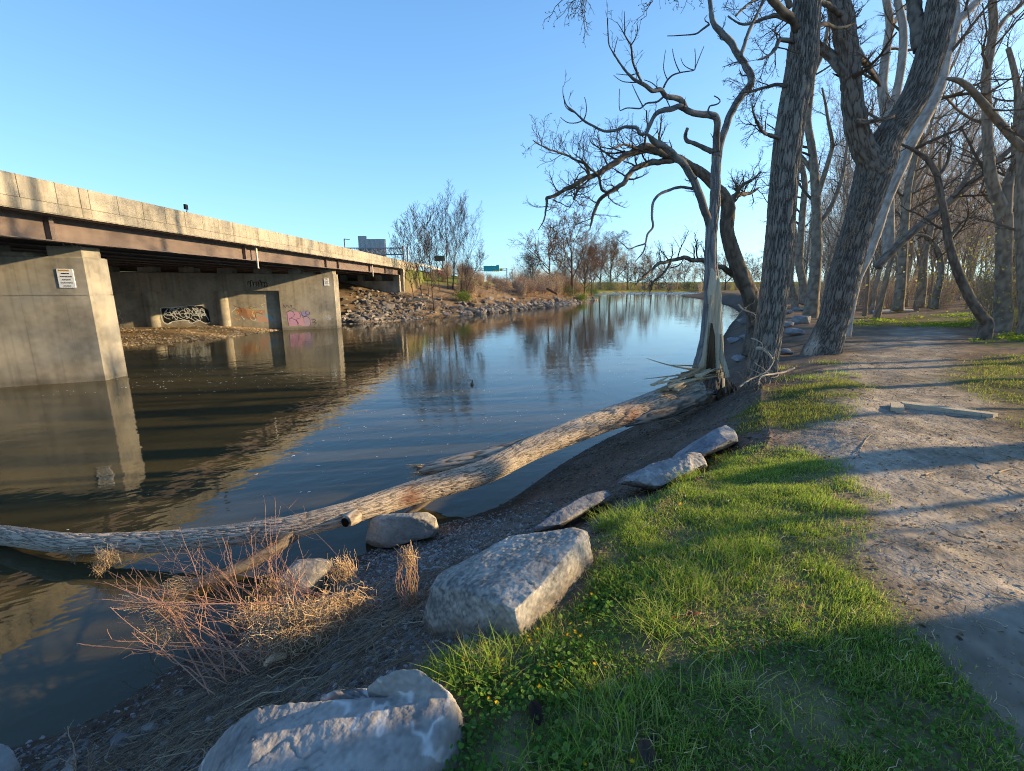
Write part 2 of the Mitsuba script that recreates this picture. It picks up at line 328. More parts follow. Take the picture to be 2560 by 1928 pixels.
for q, u0, u1, z0, z1, lab in ((q1, -.80, -.34, 3.57, 4.25, 'white sign plate with dark rows and ochre bar on the nearest pier'), (q2, -.79, -.40, 3.69, 4.37, 'small white sign plate with dark rows on the graffitied pier')):
    k = thing('sign_plate', lab, 'sign')
    part(k, 'plate', ply(wall_plate(q, u0, u1, z0, z1, -.03, .028), 'sign_white'))
    hh = z1 - z0; ww = u1 - u0
    part(k, 'ochre_bar', ply(wall_plate(q, u0 + .12 * ww, u1 - .22 * ww, z1 - .075 * hh - .03, z1 - .045 * hh, -.036, .005), 'sign_ochre'))
    for i, (a, b) in enumerate(((.25, .75), (.16, .9), (.26, .78), (.15, .9), (.26, .74))):
        zc = z1 - hh * (.245 + .165 * i)
        part(k, 'text_row', ply(wall_plate(q, u0 + a * ww, u0 + b * ww, zc - .017, zc + .017, -.036, .005), 'sign_dark'))

# graffiti: painted strokes and fills lying on the walls
def stroke(acc, q, pts, w, col, v):
    p = np.array(pts, float)
    if len(p) > 2:
        t = np.arange(len(p)); tt = np.linspace(0, len(p) - 1, (len(p) - 1) * 5 + 1)
        from scipy.interpolate import CubicSpline
        p = np.stack([CubicSpline(t, p[:, k])(tt) for k in (0, 1)], 1)
    d = np.gradient(p, axis=0); d /= np.linalg.norm(d, axis=1, keepdims=True) + 1e-9
    nn = np.stack([-d[:, 1], d[:, 0]], 1) * w / 2
    L, R = p + nn, p - nn
    vv = np.array([(*q(a, v), b) for a, b in np.vstack([L, R])]); n = len(p); i = np.arange(n - 1)
    acc.add(vv, np.vstack([np.stack([i, i + 1, n + i + 1], 1), np.stack([i, n + i + 1, n + i], 1)]), col)
def fill(acc, q, pts, col, v):
    vv, ff = trimesh.creation.triangulate_polygon(Polygon(pts).buffer(0), engine='earcut')
    acc.add(np.array([(*q(a, v), b) for a, b in vv]), ff, col)
rg = np.random.default_rng(12)
PV = .33 - .004
g = Acc()                                    # black panel with white looping outlines
fill(g, q2, [(-12.83, 1.98), (-12.78, .95), (-12.55, .80), (-11.9, .98), (-11.2, 1.0), (-10.9, .84), (-10.45, .98), (-10.2, .82), (-9.7, .82), (-9.75, 1.75), (-10.15, 2.12), (-11.0, 2.10), (-11.8, 2.02)], (.02, .022, .025), PV)
for pts, w in (([(-12.86, 2.0), (-12.84, 1.0), (-12.56, .76), (-12.3, .9)], .06), ([(-12.86, 2.0), (-11.8, 2.06), (-11.0, 2.14), (-10.1, 2.16)], .045), ([(-12.55, .76), (-12.1, .96), (-11.5, 1.02), (-11.1, .98)], .045), ([(-11.2, 1.0), (-10.9, .8), (-10.5, .98), (-10.2, .8), (-9.75, .8)], .05)):
    stroke(g, q2, pts, w, (.6, .64, .66), PV - .004)
for L, x0 in (('H', -12.5), ('E', -11.9), ('R', -11.35), ('S', -10.8), ('A', -10.3)):
    shapes = {'H': [[(0, .95), (-.1, .5), (.05, .1)], [(0, .55), (.2, .6), (.4, .5)], [(.35, 1.0), (.3, .6), (.5, .1)]], 'E': [[(.4, .95), (.05, .9), (0, .5), (.05, .12), (.45, .1)], [(0, .5), (.35, .55)]],
              'R': [[(0, .05), (0, .9), (.3, 1.0), (.4, .7), (.1, .5), (.45, .1)]], 'S': [[(.4, .9), (.1, .95), (.05, .65), (.4, .45), (.35, .1), (0, .12)]], 'A': [[(0, .05), (.2, 1.0), (.45, .05)], [(.08, .45), (.4, .42)]]}[L]
    for s in shapes: stroke(g, q2, [(x0 + a + .12 * math.sin(9 * b + x0), 1.0 + .95 * b + .1 * math.sin(7 * a + x0)) for a, b in s], .038, (.6, .64, .66), PV - .005)
for k in range(24):
    cx, cz, r = rg.uniform(-12.5, -10), rg.uniform(1.2, 1.9), rg.uniform(.12, .3); a0 = rg.uniform(0, 6)
    stroke(g, q2, [(cx + r * math.cos(a0 + t) * 1.2, cz + r * math.sin(a0 + t)) for t in np.linspace(0, rg.uniform(2.5, 5.5), 6)], .03, (.5, .55, .58), PV - .006)
part(P2, 'graffiti', g.ply('vc', False))
g = Acc()                                    # orange and brown piece
for pts, c in (([(-7.9, 1.75), (-7.3, 1.95), (-6.9, 1.55), (-7.6, 1.2)], (.24, .13, .08)), ([(-7.1, 1.8), (-6.3, 1.75), (-6.5, 1.15), (-7.0, 1.1)], (.36, .22, .12)), ([(-7.6, 1.5), (-6.8, 1.4), (-6.5, .95), (-7.1, .95)], (.24, .14, .10)), ([(-6.6, 1.75), (-5.7, 1.7), (-5.8, 1.45), (-6.5, 1.45)], (.34, .22, .15)),
                 ([(-6.4, 1.2), (-5.8, 1.3), (-5.5, .75), (-6.3, .7)], (.40, .25, .20)), ([(-5.85, 1.3), (-5.5, 1.4), (-5.1, .8), (-5.4, .75)], (.20, .32, .40)), ([(-6.9, 1.95), (-6.4, 1.9), (-6.1, 1.6), (-6.6, 1.7)], (.30, .33, .26))):
    fill(g, q2, pts, c, PV)
for k in range(15):
    a = rg.uniform(-7.9, -5.4); b = rg.uniform(.95, 2.0)
    stroke(g, q2, [(a, b), (a + rg.uniform(-.2, .3), b + rg.uniform(-.3, .3)), (a + rg.uniform(-.4, .5), b + rg.uniform(-.35, .3))], .035, [(.55, .55, .45), (.12, .05, .03), (.55, .3, .12)][k % 3], PV - .004)
part(P2, 'graffiti', g.ply('vc', False))
g = Acc()                                    # pink and violet letters on the end wall
V0 = -.004
for pts, c in (([(-4.0, 1.5), (-3.3, 1.55), (-3.05, .9), (-3.2, .3), (-3.9, .35)], (.42, .25, .36)), ([(-3.3, 1.5), (-2.95, 1.5), (-2.75, .9), (-2.6, .3), (-3.1, .35)], (.45, .26, .34)), ([(-2.95, 1.5), (-2.3, 1.58), (-2.2, 1.2), (-2.7, 1.1)], (.24, .22, .40)), ([(-2.7, 1.1), (-2.2, 1.1), (-2.05, .7), (-2.2, .3), (-2.6, .25)], (.34, .26, .36))):
    fill(g, q2, pts, c, V0)
for pts in ([(-3.95, 1.5), (-3.9, .35)], [(-3.9, 1.5), (-3.5, 1.55), (-3.4, 1.2), (-3.7, 1.0), (-3.75, .8)], [(-3.7, .95), (-3.3, .8), (-3.2, .4)], [(-3.0, 1.5), (-2.95, 1.0), (-3.2, .9), (-3.1, .5)], [(-2.85, 1.55), (-2.7, 1.15), (-2.4, 1.2)], [(-2.3, 1.6), (-2.5, 1.35), (-2.25, 1.25), (-2.2, 1.5)], [(-2.75, 1.0), (-2.35, 1.05), (-2.15, .7), (-2.25, .3)], [(-2.05, .85), (-1.75, .8), (-1.9, .6)], [(-2.05, .6), (-1.7, .55), (-1.85, .38)],
            [(-4.2, 1.85), (-4.1, 2.08), (-4.0, 1.9), (-3.85, 2.1), (-3.75, 1.9), (-3.6, 2.05), (-3.55, 1.85)], [(-3.6, 1.7), (-3.35, 1.78), (-3.2, 1.65)]):
    stroke(g, q2, pts, .035, (.05, .03, .07), V0 - .003)
for k in range(6):
    a = rg.uniform(-1.6, -.7); stroke(g, q2, [(a, .9), (a + .15, 1.1), (a + .2, .8), (a + .35, 1.0)], .03, (.38, .38, .40), V0 - .002)
part(P2, 'graffiti', g.ply('vc', False))
g = Acc()
for k in range(9):
    cx, cz, r = rg.uniform(-16.6, -15.5), rg.uniform(1.0, 1.8), rg.uniform(.15, .35); a0 = rg.uniform(0, 6)
    stroke(g, q2, [(cx + r * math.cos(a0 + t), cz + r * math.sin(a0 + t)) for t in np.linspace(0, 4, 6)], .05, (.45, .42, .36), PV - .004)
for k in range(7):                           # dark scrawl and rust on the cap
    a = -6.6 + .2 * k
    stroke(g, q2, [(a, 3.75), (a + .1, 4.05 + .1 * math.sin(k * 2)), (a + .2, 3.8), (a + .12, 3.6)], .045, (.035, .028, .022), V0 - .004)
part(P2, 'graffiti', g.ply('vc', False))

# abutment and wing wall
ab = thing('bridge_abutment', 'pale concrete abutment and wing wall carrying the far end of the bridge', 'abutment')
def bq(s0, s1, w0, w1): return [tuple(fr(s0, w0, 0)[:2]), tuple(fr(s1, w0, 0)[:2]), tuple(fr(s1, w1, 0)[:2]), tuple(fr(s0, w1, 0)[:2])]
part(ab, 'backwall', ply(prism(bq(S_END + .02, S_END + .9, .06, 26.1), 1.5, SOFFIT + .28), 'concrete'))
part(ab, 'seat', ply(prism(bq(S_END - 1.2, S_END + .015, .35, 25.8), 1.5, 4.35), 'concrete'))
for k in range(11):
    part(ab, 'pedestal', ply(prism(bq(S_END - 1.0, S_END - .2, .4 + 2.33 * k, 1.2 + 2.33 * k), 4.354, GB - .004), 'concrete'))
part(ab, 'cheek_wall', ply(prism(bq(S_END - .45, S_END + .01, .01, .33), 1.5, SOFFIT - .004), 'concrete'))
part(ab, 'wing_wall', ply(prism(bq(S_END + .91, S_END + 9.5, .02, .45), 1.5, JOINT - .005), 'concrete'))

# highway beyond the bridge
scene['asphalt'] = {'type': 'twosided', 'bsdf': {'type': 'diffuse', 'reflectance': {'type': 'rgb', 'value': [.07, .068, .065]}}}
ys = np.linspace(S_END + .95, 300, 40); hz = np.interp(ys, [62, 100, 180, 300], [5.95, 5.8, 5.1, 4.2]) + .25
rv = np.array([[fr(y, w, 0)[0], fr(y, w, 0)[1], z] for y, z in zip(ys, hz) for w in (.5, 26.0)])
ri = np.arange(len(ys) - 1) * 2
single('road', ply((rv, np.vstack([np.stack([ri, ri + 2, ri + 3], 1), np.stack([ri, ri + 3, ri + 1], 1)])), 'asphalt'), kind='structure')
single('bridge_road', ply(sweep([(.4, 6.226), (.4, 6.24), (25.8, 6.24), (25.8, 6.226)], -33, S_END + .9, fr), 'asphalt'), kind='structure')
scene['galvanised'] = {'type': 'twosided', 'bsdf': {'type': 'principled', 'base_color': {'type': 'rgb', 'value': [.32, .33, .34]}, 'roughness': .45, 'metallic': .5}}
gr_ = thing('guard_rail', 'long pale steel guard rail along the highway above the grass slope', 'guard rail')
rl = Acc(); ys = np.linspace(S_END + 9.6, 250, 60)
for y0, y1 in zip(ys[:-1], ys[1:]):
    z0, z1 = (np.interp(y, [62, 100, 180, 300], [5.95, 5.8, 5.1, 4.2]) + .95 for y in (y0, y1))
    a, b = fr(y0, .3, z0), fr(y1, .3, z1)
    rl.add(np.array([a, a + (0, 0, .31), b + (0, 0, .31), b, a - (.05, 0, 0), a + (-.05, 0, .31), b + (-.05, 0, .31), b - (.05, 0, 0)]), [[0, 1, 2], [0, 2, 3], [4, 6, 5], [4, 7, 6], [1, 5, 6], [1, 6, 2], [0, 3, 7], [0, 7, 4]], (.55, .53, .50))
part(gr_, 'rail', rl.ply('vc', False))
for y in ys[::2]:
    z = np.interp(y, [62, 100, 180, 300], [5.95, 5.8, 5.1, 4.2]); part(gr_, 'post', ply(box(fr(y, .40, z + .55), (.1, .1, 1.3)), 'galvanised'))

# sign gantry with the grey back of its panels
def beam(acc, a, b, w, col=(.3, .31, .33)):
    a, b = np.array(a, float), np.array(b, float); d = b - a; L = np.linalg.norm(d); d /= L
    u = np.cross(d, (0, 0, 1) if abs(d[2]) < .9 else (1, 0, 0)); u /= np.linalg.norm(u); v = np.cross(d, u)
    p = np.array([o + sx * u * w / 2 + sy * v * w / 2 for o in (a, b) for sx, sy in ((-1, -1), (1, -1), (1, 1), (-1, 1))])
    acc.add(p, [[0, 1, 5], [0, 5, 4], [1, 2, 6], [1, 6, 5], [2, 3, 7], [2, 7, 6], [3, 0, 4], [3, 4, 7], [0, 2, 1], [0, 3, 2], [4, 5, 6], [4, 6, 7]], col)
    return acc
GYD = 105.0
gan = thing('sign_gantry', 'grey steel truss gantry rising above the end of the bridge parapet', 'sign gantry')
R_, L_ = on_y(1007, 632, GYD), on_y(862, 622, GYD)
zt, zb = R_[2] + 1.2 - .2, R_[2] - .35
a = Acc(); fx = np.linspace(L_[0], R_[0], 15)
for dy in (0, .9):
    beam(a, (L_[0], GYD + dy, zt), (R_[0], GYD + dy, zt), .16); beam(a, (L_[0], GYD + dy, zb), (R_[0], GYD + dy, zb), .16)
    for i in range(14): beam(a, (fx[i], GYD + dy, zt if i % 2 else zb), (fx[i + 1], GYD + dy, zb if i % 2 else zt), .09)
for x in fx: beam(a, (x, GYD, zb), (x, GYD + .9, zt), .06)
part(gan, 'truss', a.ply('vc', False))
for dy in (0, 1.0): part(gan, 'post', beam(Acc(), (R_[0] + .1 + dy * .7, GYD + dy, zt + .4), (R_[0] + .1 + dy * .7, GYD + dy, 4.5), .34, (.42, .40, .38)).ply('vc', False))
sb = thing('overhead_sign', 'grey back of a wide highway sign panel hung on the truss gantry', 'sign')
p0, p1 = on_y(898, 641, GYD + 1.6), on_y(964, 599, GYD + 1.6)
part(sb, 'panel', ply(box(((p0[0] + p1[0]) / 2, GYD + 1.6, (p0[2] + p1[2]) / 2 - .6), (p1[0] - p0[0], .08, p1[2] - p0[2] + 1.4)), 'galvanised'))
part(sb, 'upper_panel', ply(box((p0[0] + .95, GYD + 1.62, p1[2] + .42), (1.9, .08, .65)), 'galvanised'))
for x in np.linspace(p0[0] + .3, p1[0] - .3, 6): part(sb, 'stiffener', ply(box((x, GYD + 1.5, (p0[2] + p1[2]) / 2), (.14, .12, p1[2] - p0[2])), 'galvanised'))
# green signs
scene['sign_green'] = {'type': 'twosided', 'bsdf': {'type': 'principled', 'base_color': {'type': 'rgb', 'value': [.012, .30, .33]}, 'roughness': .4}}
scene['sign_dull'] = {'type': 'twosided', 'bsdf': {'type': 'diffuse', 'reflectance': {'type': 'rgb', 'value': [.05, .085, .06]}}}
scene['sign_pale'] = {'type': 'twosided', 'bsdf': {'type': 'diffuse', 'reflectance': {'type': 'rgb', 'value': [.07, .36, .40]}}}
scene['sign_amber'] = {'type': 'twosided', 'bsdf': {'type': 'diffuse', 'reflectance': {'type': 'rgb', 'value': [.62, .36, .04]}}}
def facing(x0, y0, x1, y1, Y, th, off=0.0):
    a, b = on_y(x0, y1, Y), on_y(x1, y0, Y)
    return box(((a[0] + b[0]) / 2, Y - off, (a[2] + b[2]) / 2), (abs(b[0] - a[0]), th, abs(b[2] - a[2])))
gs = thing('highway_sign', 'teal green highway sign with a small tab beyond the bare trees', 'sign')
part(gs, 'panel', ply(facing(1209.5, 665, 1247.5, 678.8, 180, .12), 'sign_green'))
part(gs, 'exit_tab', ply(facing(1240.5, 662.5, 1247.3, 664.9, 180, .12), 'sign_green'))
for x0, x1, y in ((1215, 1224, 672.4), (1216.5, 1222, 670.2), (1233, 1245, 672.4), (1235, 1244, 669.8)): part(gs, 'text_row', ply(facing(x0, y - .4, x1, y + .4, 180, .02, .08), 'sign_pale'))
for x, y in ((1220.5, 676), (1231, 676)): part(gs, 'arrow', ply(facing(x - .4, y - .9, x + .4, y + .9, 180, .02, .08), 'sign_pale'))
part(gs, 'amber_row', ply(facing(1232.5, 676.2, 1246.5, 678, 180, .02, .08), 'sign_amber'))
ys_ = thing('exit_sign', 'small amber sign panel hanging right of the teal highway sign', 'sign')
part(ys_, 'panel', ply(facing(1249, 671.3, 1256.3, 677, 180, .1), 'sign_amber'))
g2 = thing('highway_gantry', 'thin dark frame with a post carrying the teal highway sign', 'sign gantry')
a = Acc(); A_, B_ = on_y(1180, 672, 180.4), on_y(1267, 672, 180.4)
for dz in (0, -.75): beam(a, (A_[0], 180.4, A_[2] + dz), (B_[0], 180.4, A_[2] + dz), .13, (.12, .12, .13))
for i in range(16):
    t0, t1 = A_[0] + (B_[0] - A_[0]) * i / 16, A_[0] + (B_[0] - A_[0]) * (i + 1) / 16
    beam(a, (t0, 180.4, A_[2] - .75 * (i % 2)), (t1, 180.4, A_[2] - .75 * (1 - i % 2)), .08, (.12, .12, .13))
part(g2, 'truss', a.ply('vc', False))
for X in (A_[0], B_[0]): part(g2, 'post', beam(Acc(), (X, 180.4, A_[2] + .2), (X, 180.4, 2.5), .3, (.12, .12, .13)).ply('vc', False))
ds = thing('road_sign', 'dull dark green road sign on posts behind the bare saplings', 'sign')
part(ds, 'panel', ply(facing(1086.5, 639.5, 1112, 653, 110, .1), 'sign_dull'))
for x in (1092, 1106):
    p_ = on_y(x, 650, 110.15); part(ds, 'post', beam(Acc(), p_, (p_[0], p_[1], 4.6), .16, (.07, .07, .06)).ply('vc', False))
# thin posts along the parapet
pm = thing('marker_post', 'small dark box on a bent rod above the bridge parapet', 'marker')
p_ = fr(22.6, .2, 6.95); part(pm, 'rod', beam(Acc(), p_, p_ + (.03, .05, .17), .03, (.06, .07, .09)).ply('vc', False)); part(pm, 'box', ply(box(p_ + (-.02, .05, .27), (.09, .17, .22)), 'sign_dark'))
lp = thing('light_pole', 'thin grey pole standing behind the bridge parapet left of the gantry', 'pole')
p_ = on_y(863, 630, 105); part(lp, 'pole', beam(Acc(), (p_[0], 105, 5), (p_[0], 105, p_[2] + 2.7), .2, (.2, .22, .25)).ply('vc', False)); part(lp, 'head', beam(Acc(), (p_[0], 105, p_[2] + 2.7), (p_[0] + 1.2, 105, p_[2] + 2.55), .14, (.2, .22, .25)).ply('vc', False))
up = thing('utility_pole', 'far wooden utility pole carrying wires right of the amber sign', 'pole')
p_ = on_y(1280, 671, 260); part(up, 'pole', beam(Acc(), (p_[0], 260, 2), (p_[0], 260, p_[2]), .3, (.1, .09, .08)).ply('vc', False)); part(up, 'crossarm', beam(Acc(), (p_[0] - 1.1, 260, p_[2] - .5), (p_[0] + 1.1, 260, p_[2] - .5), .16, (.1, .09, .08)).ply('vc', False))
wr = Acc()
for dz, x1, y1 in ((0, 1340, 675), (-.4, 1345, 677), (0, 1230, 670)):
    e = on_y(x1, y1, 270); s_ = np.array([p_[0], 260, p_[2] - .4 + dz])
    for t in range(8):
        f0, f1 = t / 8, (t + 1) / 8; sag = lambda f: -1.2 * 4 * f * (1 - f) * .5
        beam(wr, s_ + (e - s_) * f0 + (0, 0, sag(f0)), s_ + (e - s_) * f1 + (0, 0, sag(f1)), .05, (.08, .08, .09))
part(up, 'wire', wr.ply('vc', False))

# vehicles far away on the highway
scene['tyre'] = {'type': 'twosided', 'bsdf': {'type': 'diffuse', 'reflectance': {'type': 'rgb', 'value': [.02, .02, .02]}}}
scene['window_dark'] = {'type': 'twosided', 'bsdf': {'type': 'principled', 'base_color': {'type': 'rgb', 'value': [.02, .025, .03]}, 'roughness': .1}}
def car(name, label, cat, x, Y, col, L=4.6, hgt=1.5, truck=False):
    k = thing(name, label, cat); X = -15.24 + .01667 * Y - x
    z = np.interp(Y, [62, 100, 180, 300], [5.95, 5.8, 5.1, 4.2]) + .26
    prof = [(-L / 2, .35), (-L / 2, .85), (-L * .36, .95), (-L * .2, hgt), (L * .28, hgt), (L * .45, .95), (L / 2, .85), (L / 2, .35)] if not truck else [(-L / 2, .45), (-L / 2, 1.1), (-L * .42, 1.25), (-L * .3, 2.6), (L * .5, 2.6), (L * .5, .45)]
    wd = 1.75 if not truck else 2.3
    m = trimesh.creation.extrude_polygon(Polygon(prof), wd, engine='earcut')
    v = np.array(m.vertices); v = np.stack([X + v[:, 2] - wd / 2, Y + v[:, 0], z + v[:, 1]], 1)
    part(k, 'body', vply(*flat(v, np.array(m.faces), np.array(col)), bsdf='vc_gloss', smooth=False))
    part(k, 'windscreen', ply(box((X, Y - L * (.30 if not truck else .40), z + (1.2 if not truck else 1.9)), (wd * .82, .3 if not truck else .5, .4 if not truck else .8)), 'window_dark'))
    for sx in (-1, 1):
        for sy in (-.3, .3):
            t = trimesh.creation.cylinder(.36, .22, sections=16); tv = np.array(t.vertices)[:, [2, 0, 1]] + (X + sx * wd / 2 * .92, Y + sy * L, z + .36)
            part(k, 'wheel', ply((tv, t.faces), 'tyre'))
car('truck', 'dark red truck passing behind the guard rail among the saplings', 'truck', 5, 128, (.28, .03, .02), 7.5, 2.6, True)
car('car', 'silver grey car on the highway left of the pale van', 'car', 6, 236, (.35, .36, .38))
car('car', 'red car following behind the dark red truck', 'car', 4, 110, (.30, .05, .03))
car('van', 'pale van on the highway below the teal sign', 'van', 4, 215, (.6, .6, .6), 5.5, 2.4)
car('car', 'dark car on the highway just left of the teal sign post', 'car', 3.5, 205, (.05, .05, .06))


# ------------------------------------------------------------------ tubes and branches
from scipy.interpolate import CubicSpline
def resample(P, R, step):
    P = np.asarray(P, float); R = np.asarray(R, float)
    d = np.r_[0, np.cumsum(np.linalg.norm(np.diff(P, axis=0), axis=1))]
    n = max(4, int(d[-1] / step) + 1); t = np.linspace(0, d[-1], n)
    from scipy.interpolate import PchipInterpolator
    return np.stack([PchipInterpolator(d, P[:, k])(t) for k in range(3)], 1), np.interp(t, d, R)
def tube(P, R, sides=10, amp=0.0, freq=22.0, seed=0, c0=(.05, .045, .04), c1=(.2, .18, .16), stretch=.16, lump=0.0, cap=True, sharp=3.4):
    """one limb with bark relief: ridges run along it"""
    P = np.asarray(P, float); n = len(P)
    t = np.gradient(P, axis=0); t /= np.linalg.norm(t, axis=1, keepdims=True) + 1e-9
    u = np.cross(t[0], (0.3, 1, 0.2)); u /= np.linalg.norm(u); U = [u]
    for k in range(1, n):
        u = U[-1] - t[k] * (U[-1] @ t[k]); U.append(u / (np.linalg.norm(u) + 1e-9))
    U = np.array(U); V = np.cross(t, U)
    th = np.arange(sides) * 2 * math.pi / sides
    s = np.r_[0, np.cumsum(np.linalg.norm(np.diff(P, axis=0), axis=1))]
    R = np.asarray(R, float)
    q = np.stack([np.cos(th)[None] * R[:, None], np.sin(th)[None] * R[:, None], np.broadcast_to((s * stretch)[:, None], (n, sides))], -1)
    h = np.full((n, sides), .5)
    if amp > 0:
        a = meshkit.fbm(q * freq + seed * 3.1, 3, seed)
        h = np.clip(np.abs(2 * a - 1) * sharp, 0, 1) ** .8      # plates between thin furrows
    big = meshkit.fbm(q * np.array([4, 4, 7.0]) + 50 + seed, 2, seed + 9) - .5
    rr = R[:, None] * (1 + lump * 2 * big) + amp * (h - .6)
    v = P[:, None] + rr[..., None] * (np.cos(th)[None, :, None] * U[:, None] + np.sin(th)[None, :, None] * V[:, None])
    i, j = np.meshgrid(np.arange(n - 1), np.arange(sides), indexing='ij')
    a0, a1 = i * sides + j, i * sides + (j + 1) % sides
    f = np.concatenate([np.stack([a0, a1, a1 + sides], -1).reshape(-1, 3), np.stack([a0, a1 + sides, a0 + sides], -1).reshape(-1, 3)])
    v = v.reshape(-1, 3)
    c = np.asarray(c0) + (np.asarray(c1) - np.asarray(c0)) * np.clip(h * 0.85 + big * .25 + .1, 0, 1)[..., None]
    c = c.reshape(-1, 3)
    if cap:
        k = len(v); v = np.vstack([v, P[-1] + t[-1] * R[-1] * .3, P[0] - t[0] * R[0] * .3]); c = np.vstack([c, c[-1], c[0]])
        jj = np.arange(sides); e = (n - 1) * sides
        f = np.vstack([f, np.stack([e + jj, e + (jj + 1) % sides, np.full(sides, k)], 1), np.stack([(jj + 1) % sides, jj, np.full(sides, k + 1)], 1)])
    return v, f, c
def gnarl(P, R, k):
    """small kinks along a limb"""
    s = np.r_[0, np.cumsum(np.linalg.norm(np.diff(P, axis=0), axis=1))]
    off = np.stack([meshkit.fbm(np.stack([s * 3.4, np.full_like(s, 7.3 * j + P[0, 0]), np.zeros_like(s)], 1), 2, 5 + j) - .5 for j in range(3)], 1)
    return P + off * (k * np.clip(R * 1.6, .012, .10))[:, None] * np.clip(s / .25, 0, 1)[:, None]
def tubes(P, R, sides=3):
    """many thin twigs at once: P (N, K, 3), R (N, K)"""
    N, K, _ = P.shape
    t = np.gradient(P, axis=1); t /= np.linalg.norm(t, axis=2, keepdims=True) + 1e-12
    ref = np.where(np.abs(t[:, :1, 2:]) < .8, np.array([0, 0, 1.0]), np.array([1.0, 0, 0])); ref = np.broadcast_to(ref, t.shape)
    a = np.cross(t, ref); a /= np.linalg.norm(a, axis=2, keepdims=True) + 1e-12; b = np.cross(t, a)
    th = np.arange(sides) * 2 * math.pi / sides
    v = P[:, :, None] + R[:, :, None, None] * (np.cos(th)[None, None, :, None] * a[:, :, None] + np.sin(th)[None, None, :, None] * b[:, :, None])
    n, i, j = np.meshgrid(np.arange(N), np.arange(K - 1), np.arange(sides), indexing='ij')
    a0 = n * K * sides + i * sides + j; a1 = n * K * sides + i * sides + (j + 1) % sides
    f = np.concatenate([np.stack([a0, a1, a1 + sides], -1).reshape(-1, 3), np.stack([a0, a1 + sides, a0 + sides], -1).reshape(-1, 3)])
    return v.reshape(-1, 3), f
def grow(rng, P, R, m, t0=.25, t1=1.0, ang=(35, 70), ratio=.5, K=6, wig=.22, up=.12, rr=.55, rmin=.004, lmin=.0, lmax=9e9, tip=.35):
    N, Kp, _ = P.shape
    L = np.linalg.norm(np.diff(P, axis=1), axis=2).sum(1)
    t = (t0 + (t1 - t0) * (np.arange(m)[None] + rng.random((N, m))) / m).clip(0, .999)
    x = t * (Kp - 1); i = np.floor(x).astype(int).clip(0, Kp - 2); fr_ = (x - i)
    n = np.arange(N)[:, None]
    base = P[n, i] * (1 - fr_[..., None]) + P[n, i + 1] * fr_[..., None]
    rad = R[n, i] * (1 - fr_) + R[n, i + 1] * fr_
    d = P[n, i + 1] - P[n, i]; d /= np.linalg.norm(d, axis=2, keepdims=True) + 1e-12
    rv_ = rng.normal(size=d.shape); pr = rv_ - d * (rv_ * d).sum(-1, keepdims=True); pr /= np.linalg.norm(pr, axis=2, keepdims=True) + 1e-12
    a = np.radians(rng.uniform(ang[0], ang[1], (N, m)))[..., None]
    dirn = np.cos(a) * d + np.sin(a) * pr + np.array([0, 0, up * 1.5]); dirn /= np.linalg.norm(dirn, axis=2, keepdims=True)
    ln = np.clip((L[:, None] * ratio * (1.15 - .6 * t) * rng.uniform(.6, 1.25, (N, m))), lmin, lmax)
    Q = np.empty((N, m, K, 3)); Q[:, :, 0] = base
    for k in range(1, K):
        dirn = dirn + wig * rng.normal(size=dirn.shape) + np.array([0, 0, up]); dirn /= np.linalg.norm(dirn, axis=2, keepdims=True)
        Q[:, :, k] = Q[:, :, k - 1] + dirn * (ln / (K - 1))[..., None]
    r0 = np.maximum(rad * rr, rmin)
    Rr = np.maximum(r0[..., None] * np.linspace(1, tip, K), rmin * .7)
    return Q.reshape(N * m, K, 3), Rr.reshape(N * m, K)
def shade(rng, v, col, per, spread=.25):
    k = np.repeat(rng.uniform(1 - spread, 1 + spread, len(v) // per), per)[:, None]
    return np.asarray(col) * k
def twigs(acc, P, R, sides, rng, col):
    v, f = tubes(P, R, sides); acc.add(v, f, shade(rng, v, col, P.shape[1] * sides))

